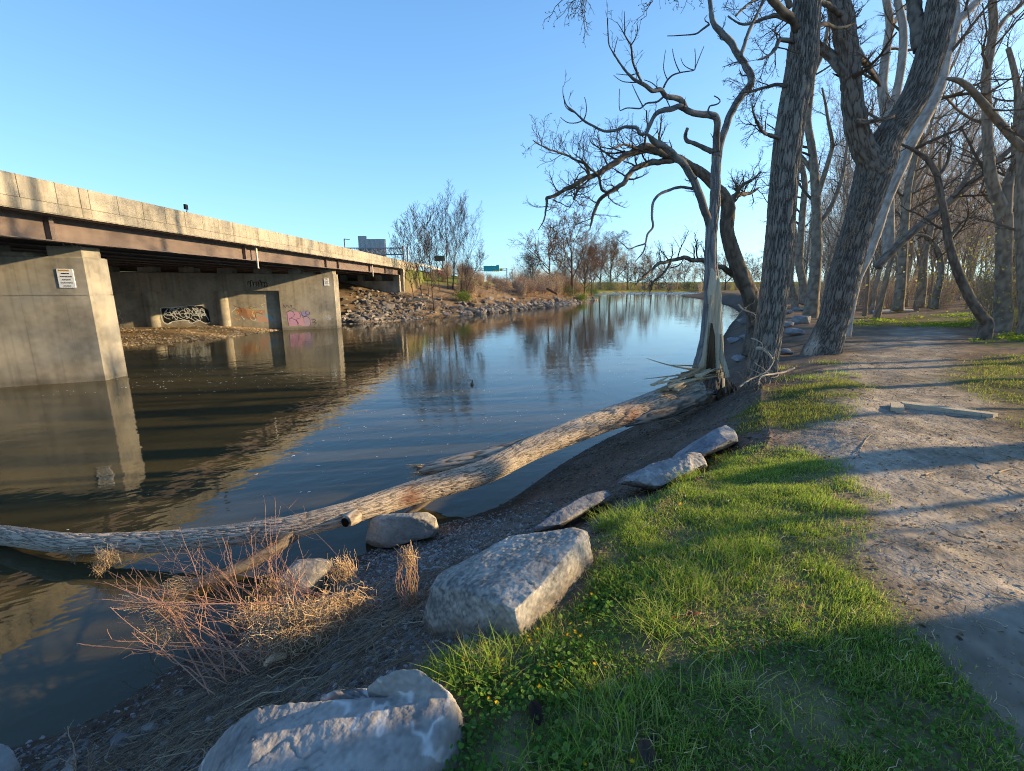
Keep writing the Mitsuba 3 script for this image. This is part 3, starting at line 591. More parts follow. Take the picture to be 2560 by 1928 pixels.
BARK0, BARK1 = np.array([.07, .062, .052]), np.array([.26, .23, .19])
TWIG = np.array([.16, .125, .095])
def generic_tree(seed, h=12, r=.17, lean=(0, 0), n1=11, t0=.25, spread=.42, up=.14, c0=BARK0, c1=BARK1, twig=TWIG, n=(7, 6, 5), wig=.2, multi=1, rmin=.006, crook=.05):
    rng = np.random.default_rng(seed)
    tr, cr = Acc(), Acc(); K = 9
    trunks, rads = [], []
    for q in range(multi):
        s = np.linspace(0, 1, K)
        off = rng.normal(size=2) * (.0 if multi == 1 else .25 * h * .35)
        x = (lean[0] * h + off[0]) * s ** 1.2 + np.cumsum(rng.normal(size=K)) * crook * h * .25 * s; y = (lean[1] * h + off[1]) * s ** 1.2 + np.cumsum(rng.normal(size=K)) * crook * h * .25 * s
        trunks.append(np.stack([x, y, -.3 + s * (h + .3) * (1 if q == 0 else rng.uniform(.75, 1))], 1)); rads.append(r * (1 - .88 * s) * (1 if multi == 1 else .75) + r * .35 * np.exp(-s * 30))
    P, R = np.array(trunks), np.array(rads)
    for a, b in zip(P, R):
        p2, r2 = resample(a, b, .35); tr.add(*tube(p2, r2, 9, .02 if r > .1 else 0, 14, seed, c0, c1, .2, .04))
    P1_, R1_ = grow(rng, P, R, n1, t0, .97, (30, 62), spread, 7, wig * .7, up, .62, rmin)
    twigs(tr, P1_, R1_, 5, rng, (np.asarray(c0) + c1) * .5)
    P2_, R2_ = grow(rng, P1_, R1_, n[0], .2, 1, (30, 65), .5, 5, wig, up * .7, .6, rmin)
    twigs(cr, P2_, R2_, 3, rng, (np.asarray(twig) + c1) * .5)
    P3_, R3_ = grow(rng, P2_, R2_, n[1], .15, 1, (30, 70), .52, 4, wig, up * .6, .6, rmin)
    twigs(cr, P3_, R3_, 3, rng, twig)
    if n[2]:
        P4_, R4_ = grow(rng, P3_, R3_, n[2], .15, 1, (30, 70), .55, 3, wig, up * .5, .6, rmin * .8)
        twigs(cr, P4_, R4_, 3, rng, twig)
    return tr, cr
def group(name, tr, cr):
    g_ = {'type': 'shapegroup', 'trunk': tr.ply('vc', True), 'crown': cr.ply('vc', False)}
    scene[name] = g_
def put(name, grp, pos, rz, sc, label, cat, group_=None):
    k = thing(name, label, cat, group_)
    sc = np.broadcast_to(sc, 3)
    scene[k] = {'type': 'instance', 'sg': {'type': 'ref', 'id': grp}, 'to_world': T().translate(list(map(float, pos))).rotate([0, 0, 1], float(rz)).scale(list(map(float, sc)))}
    return k
# ------------------------------------------------------------------ the near trees, limb by limb
def limb(pts, Y0, Y1=None, wob=0.0, seed=0):
    """pts: (x, y, radius) in pixels of the photograph; the limb runs from forward distance Y0 to Y1"""
    pts = [np.array(p, float) for p in pts]
    xy = np.array([p[:2] for p in pts]); d = np.r_[0, np.cumsum(np.hypot(*np.diff(xy, axis=0).T))]; s = d / d[-1]
    Y1 = Y0 if Y1 is None else Y1
    rng = np.random.default_rng(seed)
    Y = Y0 + (Y1 - Y0) * s + wob * np.sin(s * 7 + rng.uniform(0, 6)) * s
    P = np.array([on_y(x, y, yy) for (x, y), yy in zip(xy, Y)])
    R = np.array([p[2] * depth(q) / FOC for p, q in zip(pts, P)])
    return P, R
def L2(pts, r0, r1):
    n = len(pts); return [(x, y, r0 + (r1 - r0) * i / (n - 1)) for i, (x, y) in enumerate(pts)]
def wood(acc, P, R, sides, amp, seed, c0, c1, step=.06, freq=20, lump=.05, stretch=.16, gn=0.0, sharp=3.6):
    p, r = resample(P, R, step); p = gnarl(p, r, gn) if gn else p; acc.add(*tube(p, r, sides, amp, freq, seed, c0, c1, stretch, lump, True, sharp)); return p, r
def as_batch(limbs, K=10):
    P, R = [], []
    for p, r in limbs:
        d = np.r_[0, np.cumsum(np.linalg.norm(np.diff(p, axis=0), axis=1))]; t = np.linspace(0, d[-1], K)
        P.append(np.stack([np.interp(t, d, p[:, k]) for k in range(3)], 1)); R.append(np.interp(t, d, r))
    return np.array(P), np.array(R)
def drop_base(P, R, dz=.35, flare=1.25):
    return np.vstack([P[0] + (0, 0, -dz), P]), np.r_[R[0] * flare, R]

SN0, SN1 = np.array([.085, .087, .09]), np.array([.255, .255, .25])
SY = 10.35
snag = thing('dead_tree', 'barkless grey dead tree with split pale wood at its base, leaning over the river', 'tree')
a = Acc()
P, R = limb([(1771, 925, 36), (1776, 885, 30), (1780, 850, 26), (1780, 800, 23), (1781, 750, 20), (1779, 700, 16.5), (1777, 655, 14.5), (1777, 600, 13.5), (1780, 560, 15), (1786, 525, 12.5), (1789, 470, 12), (1790, 410, 11.5), (1792, 372, 12.5)], SY, SY + .2)
P, R = drop_base(P, R, .5, 1.15); tp = wood(a, P, R, 90, .020, 3, SN0, SN1, .03, 18, .12, .07, .25, 4.2)
part(snag, 'trunk', a.ply('rock'))
SNL = []
def snag_limb(pts, y1, sides=10, wob=.15, seed=0, name='limb', lab=None):
    a = Acc(); P, R = limb(pts, SY + .15, y1, wob, seed); R = R * .88; wood(a, P, R, sides + 4, .008, seed, SN0 * .8, SN1 * .85, .04, 16, .13, .2, .8); SNL.append((P, R)); k = part(snag, name, a.ply())
    return k
snag_limb([(1790, 380, 11), (1792, 333, 9.5), (1796, 306, 9), (1790, 290, 9), (1772, 286, 8.5), (1743, 285, 8.5), (1714, 275, 8), (1697, 268, 8), (1665, 275, 7.5), (1639, 286, 6), (1624, 312, 5), (1613, 334, 4.6), (1601, 336, 4.5), (1591, 320, 4.5), (1569, 318, 4.2), (1537, 328, 4), (1511, 329, 3.6), (1488, 317, 3.4), (1459, 301, 2.8), (1436, 281, 2.3), (1416, 263, 1.8), (1407, 216, 1)], 8.9, 10, .2, 1)
snag_limb([(1714, 272, 8), (1697, 249, 7.5), (1665, 240, 6.5), (1653, 223, 6), (1630, 226, 5.5), (1607, 210, 5), (1587, 200, 4), (1573, 188, 3.4), (1552, 162, 2.8), (1535, 136, 2.3), (1523, 112, 2), (1520, 80, 1.5), (1519, 46, 1)], 9.3, 8, .2, 2)
snag_limb([(1607, 210, 3.8), (1592, 182, 3.4), (1581, 150, 2.8), (1578, 116, 2.3), (1562, 87, 1.8), (1542, 55, 1)], 9.5, 6, .1, 3)
snag_limb([(1790, 392, 12), (1797, 366, 11), (1809, 333, 10), (1830, 283, 10), (1856, 240, 10), (1873, 220, 10), (1877, 197, 9.5), (1864, 168, 9), (1850, 139, 9), (1830, 110, 8), (1801, 81, 7.5), (1779, 52, 6.5), (1776, 10, 5.5), (1770, -60, 4), (1760, -150, 2)], 11.2, 12, .2, 4)
snag_limb([(1851, 139, 6), (1861, 110, 5), (1876, 72, 4.6), (1890, 43, 4.2), (1905, 10, 4), (1920, -50, 3), (1925, -120, 1.5)], 11.6, 8, .1, 5)
snag_limb([(1777, 575, 13), (1769, 540, 11), (1754, 495, 10.5), (1740, 458, 10), (1720, 426, 10), (1708, 410, 10), (1685, 388, 9.2), (1656, 365, 8.5), (1632, 347, 8), (1617, 335, 3)], 9.7, 14, .1, 6)
snag_limb([(1778, 379, 7), (1754, 365, 6), (1731, 354, 5.5), (1717, 350, 5.5), (1714, 341, 5), (1721, 321, 4.5)], 10.1, 8, .05, 7, 'stub')
snag_limb([(1732, 472, 4.5), (1708, 468, 4), (1671, 475, 3.8), (1642, 493, 3.6), (1631, 516, 3.4), (1631, 545, 3.2), (1633, 562, 2.8), (1618, 588, 2.5), (1614, 608, 2.3), (1587, 617, 2), (1572, 623, 2), (1561, 614, 1.4), (1540, 597, .9)], 9.4, 7, .1, 8)
a = Acc()
for pts, r0, r1 in (([(1459, 301), (1466, 278), (1461, 243)], 1.8, .8), ([(1457, 301), (1425, 308), (1401, 293)], 1.6, .8), ([(1436, 281), (1412, 262), (1410, 240)], 1.5, .7), ([(1562, 87), (1561, 29)], 1.6, .8), ([(1578, 112), (1594, 75), (1592, 58)], 1.7, .8), ([(1535, 130), (1545, 92)], 1.3, .7),
                   ([(1659, 220), (1682, 188), (1699, 182), (1737, 174), (1737, 122)], 2.6, .8), ([(1737, 174), (1750, 140), (1760, 116)], 1.4, .8), ([(1668, 198), (1659, 162), (1664, 125)], 1.4, .7), ([(1700, 181), (1686, 148), (1681, 122)], 1.5, .8), ([(1735, 175), (1710, 163), (1702, 145)], 1.2, .7),
                   ([(1657, 243), (1639, 256), (1618, 258), (1598, 272), (1569, 270), (1551, 277), (1549, 222)], 2.8, .9), ([(1607, 265), (1588, 228), (1580, 210)], 1.6, .8), ([(1773, 61), (1754, 75), (1740, 85), (1714, 88), (1668, 90)], 3, 1), ([(1772, 58), (1762, 45), (1768, 38)], 1.5, .8), ([(1790, 290), (1770, 276), (1775, 265), (1790, 262), (1800, 255), (1785, 240)], 2.6, 1.4), ([(1614, 610), (1609, 628), (1595, 646), (1588, 654)], 2.2, .9),
                   ([(1597, 182), (1570, 188), (1540, 185)], 1.5, .7), ([(1590, 206), (1562, 205), (1534, 188)], 1.5, .7), ([(1645, 222), (1625, 205), (1610, 200)], 1.5, .8), ([(1795, 372), (1783, 345), (1776, 333)], 2.4, .5)):
    P, R = limb(L2(pts, r0, r1), 9.7, 9.6); wood(a, P, R, 5, 0, 9, SN0, SN0 * 1.8, .05, 20, .0)
rng = np.random.default_rng(44)
bP, bR = as_batch(SNL[:6])
gP, gR = grow(rng, bP, bR, 11, .3, 1, (40, 75), .09, 5, .25, .12, .3, .005, .25, .9); twigs(a, gP, gR, 3, rng, SN0 * 1.2)
gP, gR = grow(rng, gP, gR, 3, .2, 1, (30, 65), .5, 4, .25, .1, .6, .004); twigs(a, gP, gR, 3, rng, SN0 * 1.2)
part(snag, 'crown', a.ply('vc', False))
# split base: pale slab, dark rotten hollow, shards
def slab(pts, Y, th, c0, c1, seed, tilt=0.0):
    poly = [on_y(x, y, Y + tilt * (900 - y) / 100) for x, y in pts]
    q = Polygon([(p[0], p[2]) for p in poly]).buffer(0)
    m = trimesh.creation.extrude_polygon(q, th, engine='earcut')
    v, f = trimesh.remesh.subdivide_to_size(np.array(m.vertices), np.array(m.faces), .07)
    yy = Y + tilt * np.clip((v[:, 1] - 1.4) / 1.0, 0, 4) * .85
    g = meshkit.fbm(np.stack([v[:, 0] * 30, v[:, 1] * 1.6, v[:, 2] * 10], 1), 3, seed)
    w = np.stack([v[:, 0], yy - v[:, 2] - .05 * (g - .5), v[:, 1]], 1)
    return w, f, np.asarray(c0) + (np.asarray(c1) - c0) * np.clip(g * 1.6 - .3, 0, 1)[:, None]
PALE0, PALE1 = np.array([.38, .31, .21]), np.array([.70, .61, .46])
part(snag, 'split_wood', vply(*slab([(1776, 672), (1793, 700), (1799, 760), (1800, 820), (1797, 880), (1795, 925), (1785, 925), (1782, 850), (1771, 760), (1768, 730)], 9.99, .12, PALE0, PALE1, 1, .06)))
part(snag, 'split_wood', vply(*slab([(1776, 738), (1780, 800), (1770, 850), (1761, 930), (1753, 930), (1757, 880), (1766, 820)], 9.92, .08, PALE0 * .8, PALE1 * .8, 2, .05)))
part(snag, 'rotten_hollow', vply(*slab([(1777, 808), (1784, 840), (1786, 932), (1764, 932), (1769, 865)], 9.90, .07, np.array([.02, .015, .012]), np.array([.13, .085, .05]), 3)))
for pts in ([(1799, 850), (1806, 880), (1818, 930), (1806, 930), (1798, 900)], [(1800, 835), (1804, 860), (1802, 900), (1797, 900)], [(1746, 915), (1757, 885), (1760, 940), (1748, 945)], [(1812, 905), (1822, 940), (1808, 945)]):
    part(snag, 'splinter', vply(*slab(pts, 9.93, .06, PALE0 * .7, PALE1 * .9, 5)))

# arching tree behind it
CY = 17.0
arch = thing('arching_tree', 'dark tree behind the dead one whose long boughs arch left over the water', 'tree')
c0, c1 = np.array([.055, .048, .042]), np.array([.20, .17, .14])
a = Acc()
P, R = limb([(1893, 835, 26), (1889, 790, 21), (1878, 745, 20), (1860, 704, 19.5), (1840, 655, 17.5), (1825, 608, 17), (1816, 562, 16.5), (1820, 524, 17), (1812, 496, 14), (1795, 475, 13), (1772, 449, 12), (1743, 426, 11)], CY, CY - 1.5)
P, R = drop_base(P, R, .8); wood(a, P, R, 26, .03, 11, c0, c1, .07, 12, .1); part(arch, 'trunk', a.ply())
AL = []
def arch_limb(pts, y0, y1, seed):
    a = Acc(); P, R = limb(pts, y0, y1, .25, seed); wood(a, P, R, 14, .014, seed, c0, c1, .06, 14, .12, .25, .9); AL.append((P, R)); part(arch, 'bough', a.ply())
arch_limb([(1746, 429, 11.5), (1720, 411, 10.5), (1685, 396, 9.5), (1656, 385, 8.5), (1642, 376, 8), (1616, 367, 8), (1587, 379, 7.8), (1555, 396, 7.2), (1526, 414, 6.8), (1494, 434, 6.3), (1465, 446, 6), (1442, 460, 5.6), (1404, 480, 5), (1387, 490, 4.6), (1367, 498, 4), (1366, 516, 2.8), (1362, 545, 2), (1345, 576, 1)], CY - 1.5, CY - 4, 1)
arch_limb([(1690, 399, 7.5), (1650, 404, 7), (1613, 411, 6.8), (1572, 434, 6.2), (1558, 460, 6), (1549, 464, 5.6), (1520, 484, 5), (1500, 501, 4.6), (1487, 524, 4), (1480, 553, 3), (1475, 575, 1.5)], CY - 1.8, CY - 3, 2)
arch_limb([(1520, 482, 3.6), (1504, 475, 3.3), (1497, 443, 3), (1482, 426, 2.6), (1454, 400, 2), (1436, 385, 1)], CY - 2.8, CY - 3.5, 3)
arch_limb([(1472, 438, 3.4), (1465, 414, 3), (1436, 399, 2.6), (1410, 385, 2.3), (1378, 376, 2), (1355, 365, 1.5), (1332, 351, 1)], CY - 3, CY - 4, 4)
arch_limb([(1448, 456, 3.6), (1442, 484, 3.2), (1433, 497, 2.6)], CY - 3.4, CY - 3.4, 5)
arch_limb([(1832, 685, 8), (1810, 672, 6.5), (1792, 666, 6), (1760, 652, 5.5), (1731, 650, 5.2), (1708, 644, 5), (1685, 649, 4.6), (1650, 657, 4), (1633, 672, 3.2), (1613, 689, 2.6), (1587, 715, 1.2)], CY - .3, CY - 2.5, 6)
arch_limb([(1676, 655, 3), (1659, 683, 2.6), (1633, 707, 2), (1624, 735, 1)], CY - 1.5, CY - 2, 7)
arch_limb([(1818, 508, 7), (1842, 488, 5), (1873, 484, 4), (1895, 470, 2.5)], CY - .6, CY + 1, 8)
arch_limb([(1823, 540, 7), (1836, 498, 5), (1853, 466, 4), (1880, 449, 2.5), (1905, 430, 1.5)], CY - .6, CY - 1, 9)
arch_limb([(1652, 386, 4), (1612, 375, 3.5), (1560, 362, 3), (1530, 372, 2.2), (1500, 366, 1)], CY - 2, CY - 3.4, 10)
a = Acc(); rng = np.random.default_rng(77)
bP, bR = as_batch(AL)
g1, r1 = grow(rng, bP, bR, 14, .2, 1, (40, 80), .19, 7, .2, .13, .4, .007, .7, 2.3); twigs(a, g1, r1, 4, rng, TWIG * .55)
g2_, r2_ = grow(rng, g1, r1, 6, .2, 1, (30, 65), .45, 5, .22, .06, .6, .005); twigs(a, g2_, r2_, 3, rng, TWIG * .6)
g3, r3 = grow(rng, g2_, r2_, 4, .2, 1, (30, 65), .5, 4, .22, .06, .7, .004); twigs(a, g3, r3, 3, rng, TWIG * .7)
part(arch, 'crown', a.ply('vc', False))

# the big straight trunk
BY = 9.75
big = thing('bank_tree', 'thick dark furrowed trunk standing on the bank, third trunk from the water', 'tree')
b0, b1 = np.array([.036, .034, .031]), np.array([.235, .216, .19])
a = Acc()
P, R = limb([(1903, 945, 38), (1905, 915, 34), (1915, 860, 31.5), (1921, 825, 30.5), (1932, 750, 31), (1940, 690, 31.5), (1950, 580, 31), (1960, 450, 31), (1968, 370, 31), (1980, 285, 31), (1994, 210, 32), (2006, 145, 34), (2012, 80, 31), (2018, 0, 30), (2032, -150, 28), (2040, -400, 24), (2044, -700, 18)], BY, BY + .5)
P, R = drop_base(P, R, .4, 1.2); wood(a, P, R, 220, .036, 21, b0, b1, .024, 42, .04, .075, 0, 4.2); part(big, 'trunk', a.ply('rock'))
BL = []
def big_limb(pts, y0, y1, seed, sides=12):
    a = Acc(); P, R = limb(pts, y0, y1, .1, seed); wood(a, P, R, sides, .008, seed, b0, b1 * .8, .06, 18, .05); BL.append((P, R)); part(big, 'limb', a.ply())
big_limb([(1995, 75, 12), (1982, 49, 10), (1958, 30, 9.5), (1934, 4, 9), (1905, -30, 8), (1860, -70, 6.5), (1780, -110, 5), (1700, -110, 3.6), (1620, -90, 2)], BY + .2, BY - 2, 1)
big_limb([(1985, 105, 6), (1949, 100, 5), (1937, 125, 4), (1920, 140, 3), (1895, 150, 1.6)], BY + .2, BY - .5, 2)
big_limb([(1965, 215, 5), (1930, 214, 4), (1890, 225, 3), (1850, 232, 1.5)], BY + .1, BY + .8, 3)
big_limb([(1950, 345, 5), (1915, 335, 4), (1890, 300, 3), (1880, 265, 1.5)], BY + .1, BY - .8, 4)
big_limb([(1975, 20, 7), (1930, -90, 6), (1790, -200, 5), (1600, -190, 4), (1500, -120, 3), (1475, -60, 2), (1470, -10, 1.2)], BY + .2, 8.3, 5)
big_limb([(2030, 80, 7), (2060, 60, 5), (2100, 70, 3.5), (2140, 55, 2)], BY + .2, BY + 1, 6)
a = Acc(); rng = np.random.default_rng(79)
bP, bR = as_batch(BL)
g1, r1 = grow(rng, bP, bR, 9, .3, 1, (40, 80), .2, 7, .22, -.02, .42, .006, .5, 1.5); twigs(a, g1, r1, 4, rng, TWIG * .6)
g2_, r2_ = grow(rng, g1, r1, 6, .2, 1, (30, 65), .45, 5, .22, -.03, .6, .0045); twigs(a, g2_, r2_, 3, rng, TWIG * .6)
g3, r3 = grow(rng, g2_, r2_, 4, .2, 1, (30, 65), .5, 4, .22, -.05, .7, .004); twigs(a, g3, r3, 3, rng, TWIG * .7)
# hanging sprays of budding twigs that reach into the top of the picture
for (x, y, Yd, n) in ((1450, -40, 8.2, 3), (1485, -30, 8.4, 3), (1650, -40, 8.6, 2), (1640, -20, 8.6, 2), (1760, -60, 8.8, 2)):
    for k in range(n):
        P0 = on_y(x + rng.uniform(-18, 18), y, Yd)
        s = np.linspace(0, 1, 8)[:, None]; hp = P0 + s * np.array([rng.uniform(-.6, .35), rng.uniform(-.3, .3), -rng.uniform(.3, .8)]) + rng.normal(size=(8, 3)) * .02
        hR = np.linspace(.007, .003, 8)
        q1_, s1_ = grow(rng, hp[None], hR[None], 6, .1, 1, (20, 75), .32, 5, .4, -.03, .7, .003); twigs(a, hp[None], hR[None], 4, rng, TWIG * .5); twigs(a, q1_, s1_, 3, rng, TWIG * .55)
        tips = q1_[:, [2, 4]].reshape(-1, 3); bud = np.repeat(tips[:, None], 3, 1) + np.linspace(0, 1, 3)[None, :, None] * rng.normal(size=(len(tips), 1, 3)) * .018
        twigs(a, bud, np.tile([.003, .0065, .001], (len(tips), 1)), 4, rng, (.10, .06, .035))
part(big, 'crown', a.ply('vc', False))
# short epicormic twigs on its base
# the forked tree
FY = 12.3
fork = thing('forked_tree', 'massive leaning dark tree splitting into two great limbs, bare wood patch at foot', 'tree')
a = Acc()
P, R = limb([(2054, 884, 43), (2062, 865, 37), (2075, 825, 33), (2084, 801, 31.5), (2096, 750, 32), (2107, 700, 33), (2122, 645, 32), (2134, 602, 32), (2150, 550, 33), (2163, 505, 35), (2178, 455, 38), (2190, 415, 41), (2203, 375, 36), (2226, 335, 31), (2262, 285, 30), (2292, 231, 29.5), (2314, 170, 29.5), (2331, 116, 30), (2345, 55, 30), (2356, 0, 30), (2385, -150, 26), (2410, -350, 20), (2430, -600, 12)], FY, FY + .6)
P, R = drop_base(P, R, .4, 1.15); wood(a, P, R, 220, .038, 31, b0 * .95, b1 * .88, .026, 40, .05, .075, 0, 4.2)
v, f, c = a.get(); q0 = on_y(2046, 866, FY - .42); w = np.exp(-(((v[:, 0] - q0[0] - .28 * (v[:, 2] - q0[2])) / .115) ** 2 + ((v[:, 2] - q0[2]) / .36) ** 2) ** 2 - ((v[:, 1] - q0[1]) / .5) ** 6)[:, None]
w = w * (meshkit.fbm(v * np.array([25, 25, 5.0]), 3, 4)[:, None] > .36); part(fork, 'trunk', vply(v, f, c * (1 - w) + np.array([.50, .45, .38]) * w, 'rock'))
FL = []
def fork_limb(pts, y0, y1, seed, sides=14, amp=.012):
    a = Acc(); P, R = limb(pts, y0, y1, .1, seed); wood(a, P, R, sides, amp, seed, b0 * .95, b1 * .85, .05, 18, .05, .2, .5, 4.2); FL.append((P, R)); part(fork, 'limb', a.ply('rock'))
fork_limb([(2190, 430, 34), (2172, 395, 27), (2155, 365, 25), (2146, 330, 24), (2137, 289, 23), (2130, 245, 22), (2127, 203, 21.5), (2124, 160, 22.5), (2119, 116, 23.5), (2107, 55, 24), (2096, 0, 24), (2075, -120, 22), (2060, -300, 17), (2050, -500, 10)], FY + .1, FY - .3, 1, 110, .034)
fork_limb([(2305, 120, 18), (2297, 90, 16.5), (2292, 62, 15.5), (2283, 0, 15), (2275, -110, 12), (2255, -260, 7)], FY + .5, FY + 1.4, 2)
fork_limb([(2124, 195, 12.5), (2108, 178, 12), (2092, 160, 12), (2073, 138, 11.5), (2052, 120, 11), (2030, 98, 9), (1990, 60, 7), (1930, 40, 5), (1870, 60, 3), (1820, 40, 1.5)], FY - .1, FY + .8, 3)
fork_limb([(2140, 300, 6), (2165, 305, 5), (2200, 300, 4.5), (2232, 290, 4)], FY - .4, FY - .4, 4)
fork_limb([(2142, 140, 8), (2165, 160, 6), (2185, 190, 5), (2200, 215, 3)], FY + .4, FY + 2, 5)
fork_limb([(2110, 40, 8), (2060, 10, 6), (1990, -20, 5), (1900, -5, 3.6), (1840, 40, 2)], FY - .2, FY - 1.5, 6)
a = Acc(); rng = np.random.default_rng(80)
bP, bR = as_batch(FL)
g1, r1 = grow(rng, bP, bR, 8, .2, 1, (40, 80), .2, 7, .22, .05, .3, .007, .6, 2.2); twigs(a, g1, r1, 4, rng, TWIG * .6)
g2_, r2_ = grow(rng, g1, r1, 7, .2, 1, (30, 65), .45, 5, .22, .03, .6, .005); twigs(a, g2_, r2_, 3, rng, TWIG * .6)
g3, r3 = grow(rng, g2_, r2_, 4, .2, 1, (30, 65), .5, 4, .22, .03, .7, .0045); twigs(a, g3, r3, 3, rng, TWIG * .7)
part(fork, 'crown', a.ply('vc', False))
# thin curling shoots around the crotch and on the lower trunk
a = Acc(); tr_ = as_batch([limb([(2100, 640, 20), (2140, 560, 24), (2178, 455, 26), (2190, 400, 26)], FY - .25)])
g1, r1 = grow(rng, *tr_, 150, .0, 1, (60, 110), .10, 6, .45, .05, .02, .004, .12, .45); twigs(a, g1, r1, 3, rng, (.22, .19, .15))
part(fork, 'shoots', a.ply('vc', False))
# pale dead stem beside it and other individual trees of the wood edge
def stem_tree(name, label, pts, Y0, Y1, c0, c1, limbs=(), ntw=7, seed=0, twig=TWIG, sides=18, amp=.01, ratio=.25, bury=.5):
    k = thing(name, label, 'tree'); a = Acc(); P, R = limb(pts, Y0, Y1); LL = [(P, R)]
    if bury: P, R = drop_base(P, R, bury, 1.15)
    wood(a, P, R, sides, amp, seed, c0, c1, .07, 15, .06); part(k, 'trunk', a.ply())
    for i, (lp, y0, y1) in enumerate(limbs):
        a = Acc(); P, R = limb(lp, y0, y1, .15, i); LL.append((P, R)); wood(a, P, R, 10, amp * .6, seed + i, c0, c1, .1, 15, .06); part(k, 'limb', a.ply())
    if ntw:
        a = Acc(); rng = np.random.default_rng(seed); bP, bR = as_batch(LL)
        g1, r1 = grow(rng, bP, bR, ntw, .35, 1, (40, 80), ratio, 7, .2, .06, .35, .008, .6, 4.0); twigs(a, g1, r1, 4, rng, twig * .8)
        g2_, r2_ = grow(rng, g1, r1, 7, .2, 1, (30, 65), .45, 5, .22, .05, .6, .006); twigs(a, g2_, r2_, 3, rng, twig)
        g3, r3 = grow(rng, g2_, r2_, 5, .2, 1, (30, 65), .5, 4, .22, .04, .7, .005); twigs(a, g3, r3, 3, rng, twig)
        part(k, 'crown', a.ply('vc', False))
    return k
PS0, PS1 = np.array([.22, .19, .165]), np.array([.47, .43, .385])
stem_tree('pale_tree', 'slender pale barkless trunk leaning just behind the massive forked tree', [(2117, 838, 10), (2122, 812, 8.5), (2129, 770, 7.8), (2135, 741, 7.8), (2148, 692, 8.2), (2169, 646, 9.5), (2195, 573, 10.5), (2212, 520, 10), (2232, 469, 10), (2253, 420, 11), (2276, 362, 13), (2308, 298, 15), (2334, 246, 15.5), (2351, 197, 15), (2362, 145, 13.5), (2377, 101, 12), (2392, 55, 11), (2412, 36, 9.5), (2449, -2, 8), (2520, -60, 6), (2600, -140, 4)], 16.2, 17.2, PS0, PS1, [([(2392, 58, 8), (2390, 20, 7), (2400, -40, 6), (2410, -120, 4)], 16.9, 17.5)], 5, 5)
stem_tree('pale_tree', 'pale mottled two-stemmed tree seen between the limbs of the forked tree', [(2222, 640, 13), (2221, 480, 12), (2219, 318, 12), (2212, 262, 11.5), (2206, 205, 10.5), (2214, 140, 9.5), (2224, 75, 9), (2216, 0, 8), (2200, -100, 6), (2190, -250, 3)], 20, 20.5, PS0 * .9, PS1 * .9, [([(2220, 300, 11), (2232, 275, 10.5), (2247, 203, 9), (2257, 130, 9), (2258, 75, 8.5), (2244, 0, 8), (2235, -120, 5), (2220, -240, 2)], 20, 19.5), ([(2208, 215, 6), (2180, 175, 5), (2150, 125, 4), (2130, 90, 2)], 20.2, 20.5), ([(2222, 80, 6), (2250, 35, 5), (2290, -10, 4)], 20.3, 21)], 6, 6, bury=0)
W0, W1 = np.array([.11, .092, .075]), np.array([.30, .255, .20])
stem_tree('woods_edge_tree', 'grey upright tree rising between the bank trunk and the forked tree', [(2028, 775, 17), (2032, 740, 14.5), (2040, 660, 12.5), (2041, 545, 11), (2036, 429, 10), (2030, 376, 9), (2020, 290, 8), (2030, 200, 7), (2060, 120, 5), (2075, 30, 3.5)], 26.5, 27, W0, W1, [([(2040, 500, 7), (2060, 440, 6), (2078, 380, 5), (2070, 300, 3.5), (2055, 220, 2)], 26.7, 25), ([(2037, 440, 6), (2010, 400, 5), (1975, 360, 4), (1950, 330, 2)], 26.7, 28), ([(2041, 570, 6), (2085, 500, 5), (2110, 420, 4), (2118, 330, 2)], 26.7, 28)], 7, 8)
stem_tree('sapling', 'dark crooked sapling leaning left over the end of the path', [(2468, 813, 13), (2450, 785, 11), (2426, 747, 10.5), (2394, 678, 10), (2371, 602, 8.5), (2363, 545, 7.6), (2354, 501, 7.2), (2342, 438, 7), (2319, 400, 6.2), (2290, 379, 4.5), (2250, 360, 2.5)], 15.5, 15.2, c0, c1, [([(2371, 600, 4), (2400, 560, 3), (2430, 545, 1.6)], 15.3, 15), ([(2343, 440, 4), (2370, 400, 3), (2380, 350, 1.6)], 15.2, 15.5)], 5, 9, TWIG * .7)
stem_tree('leaning_tree', 'straight dead trunk leaning far right, crossing behind the crooked sapling', [(2192, 668, 10), (2240, 618, 9.6), (2276, 585, 9.4), (2354, 521, 9), (2420, 465, 8), (2470, 423, 7), (2540, 360, 5), (2600, 300, 3)], 19.5, 19, c0 * 1.3, c1 * 1.2, [([(2385, 490, 6), (2410, 455, 5), (2440, 400, 4.4), (2470, 320, 3.5), (2490, 250, 2)], 19.2, 19.5)], 5, 10, TWIG * .8, bury=0)
stem_tree('vee_tree', 'tall grey tree dividing in a vee near the frame edge above the thicket', [(2505, 808, 19), (2508, 730, 16), (2510, 640, 15.5), (2511, 575, 16), (2510, 545, 17), (2498, 510, 14), (2487, 481, 13), (2475, 430, 11.5), (2470, 376, 10.5), (2467, 260, 9.5), (2467, 174, 9.2), (2482, 87, 9), (2481, 0, 8), (2470, -120, 5.5), (2460, -250, 3)], 17.5, 17.8, W0, W1, [([(2511, 550, 13), (2516, 490, 11.5), (2530, 429, 10), (2555, 380, 9), (2600, 320, 7)], 17.5, 18), ([(2482, 95, 6), (2510, 50, 5), (2545, 20, 4), (2580, -20, 3)], 17.8, 18.5)], 6, 11)
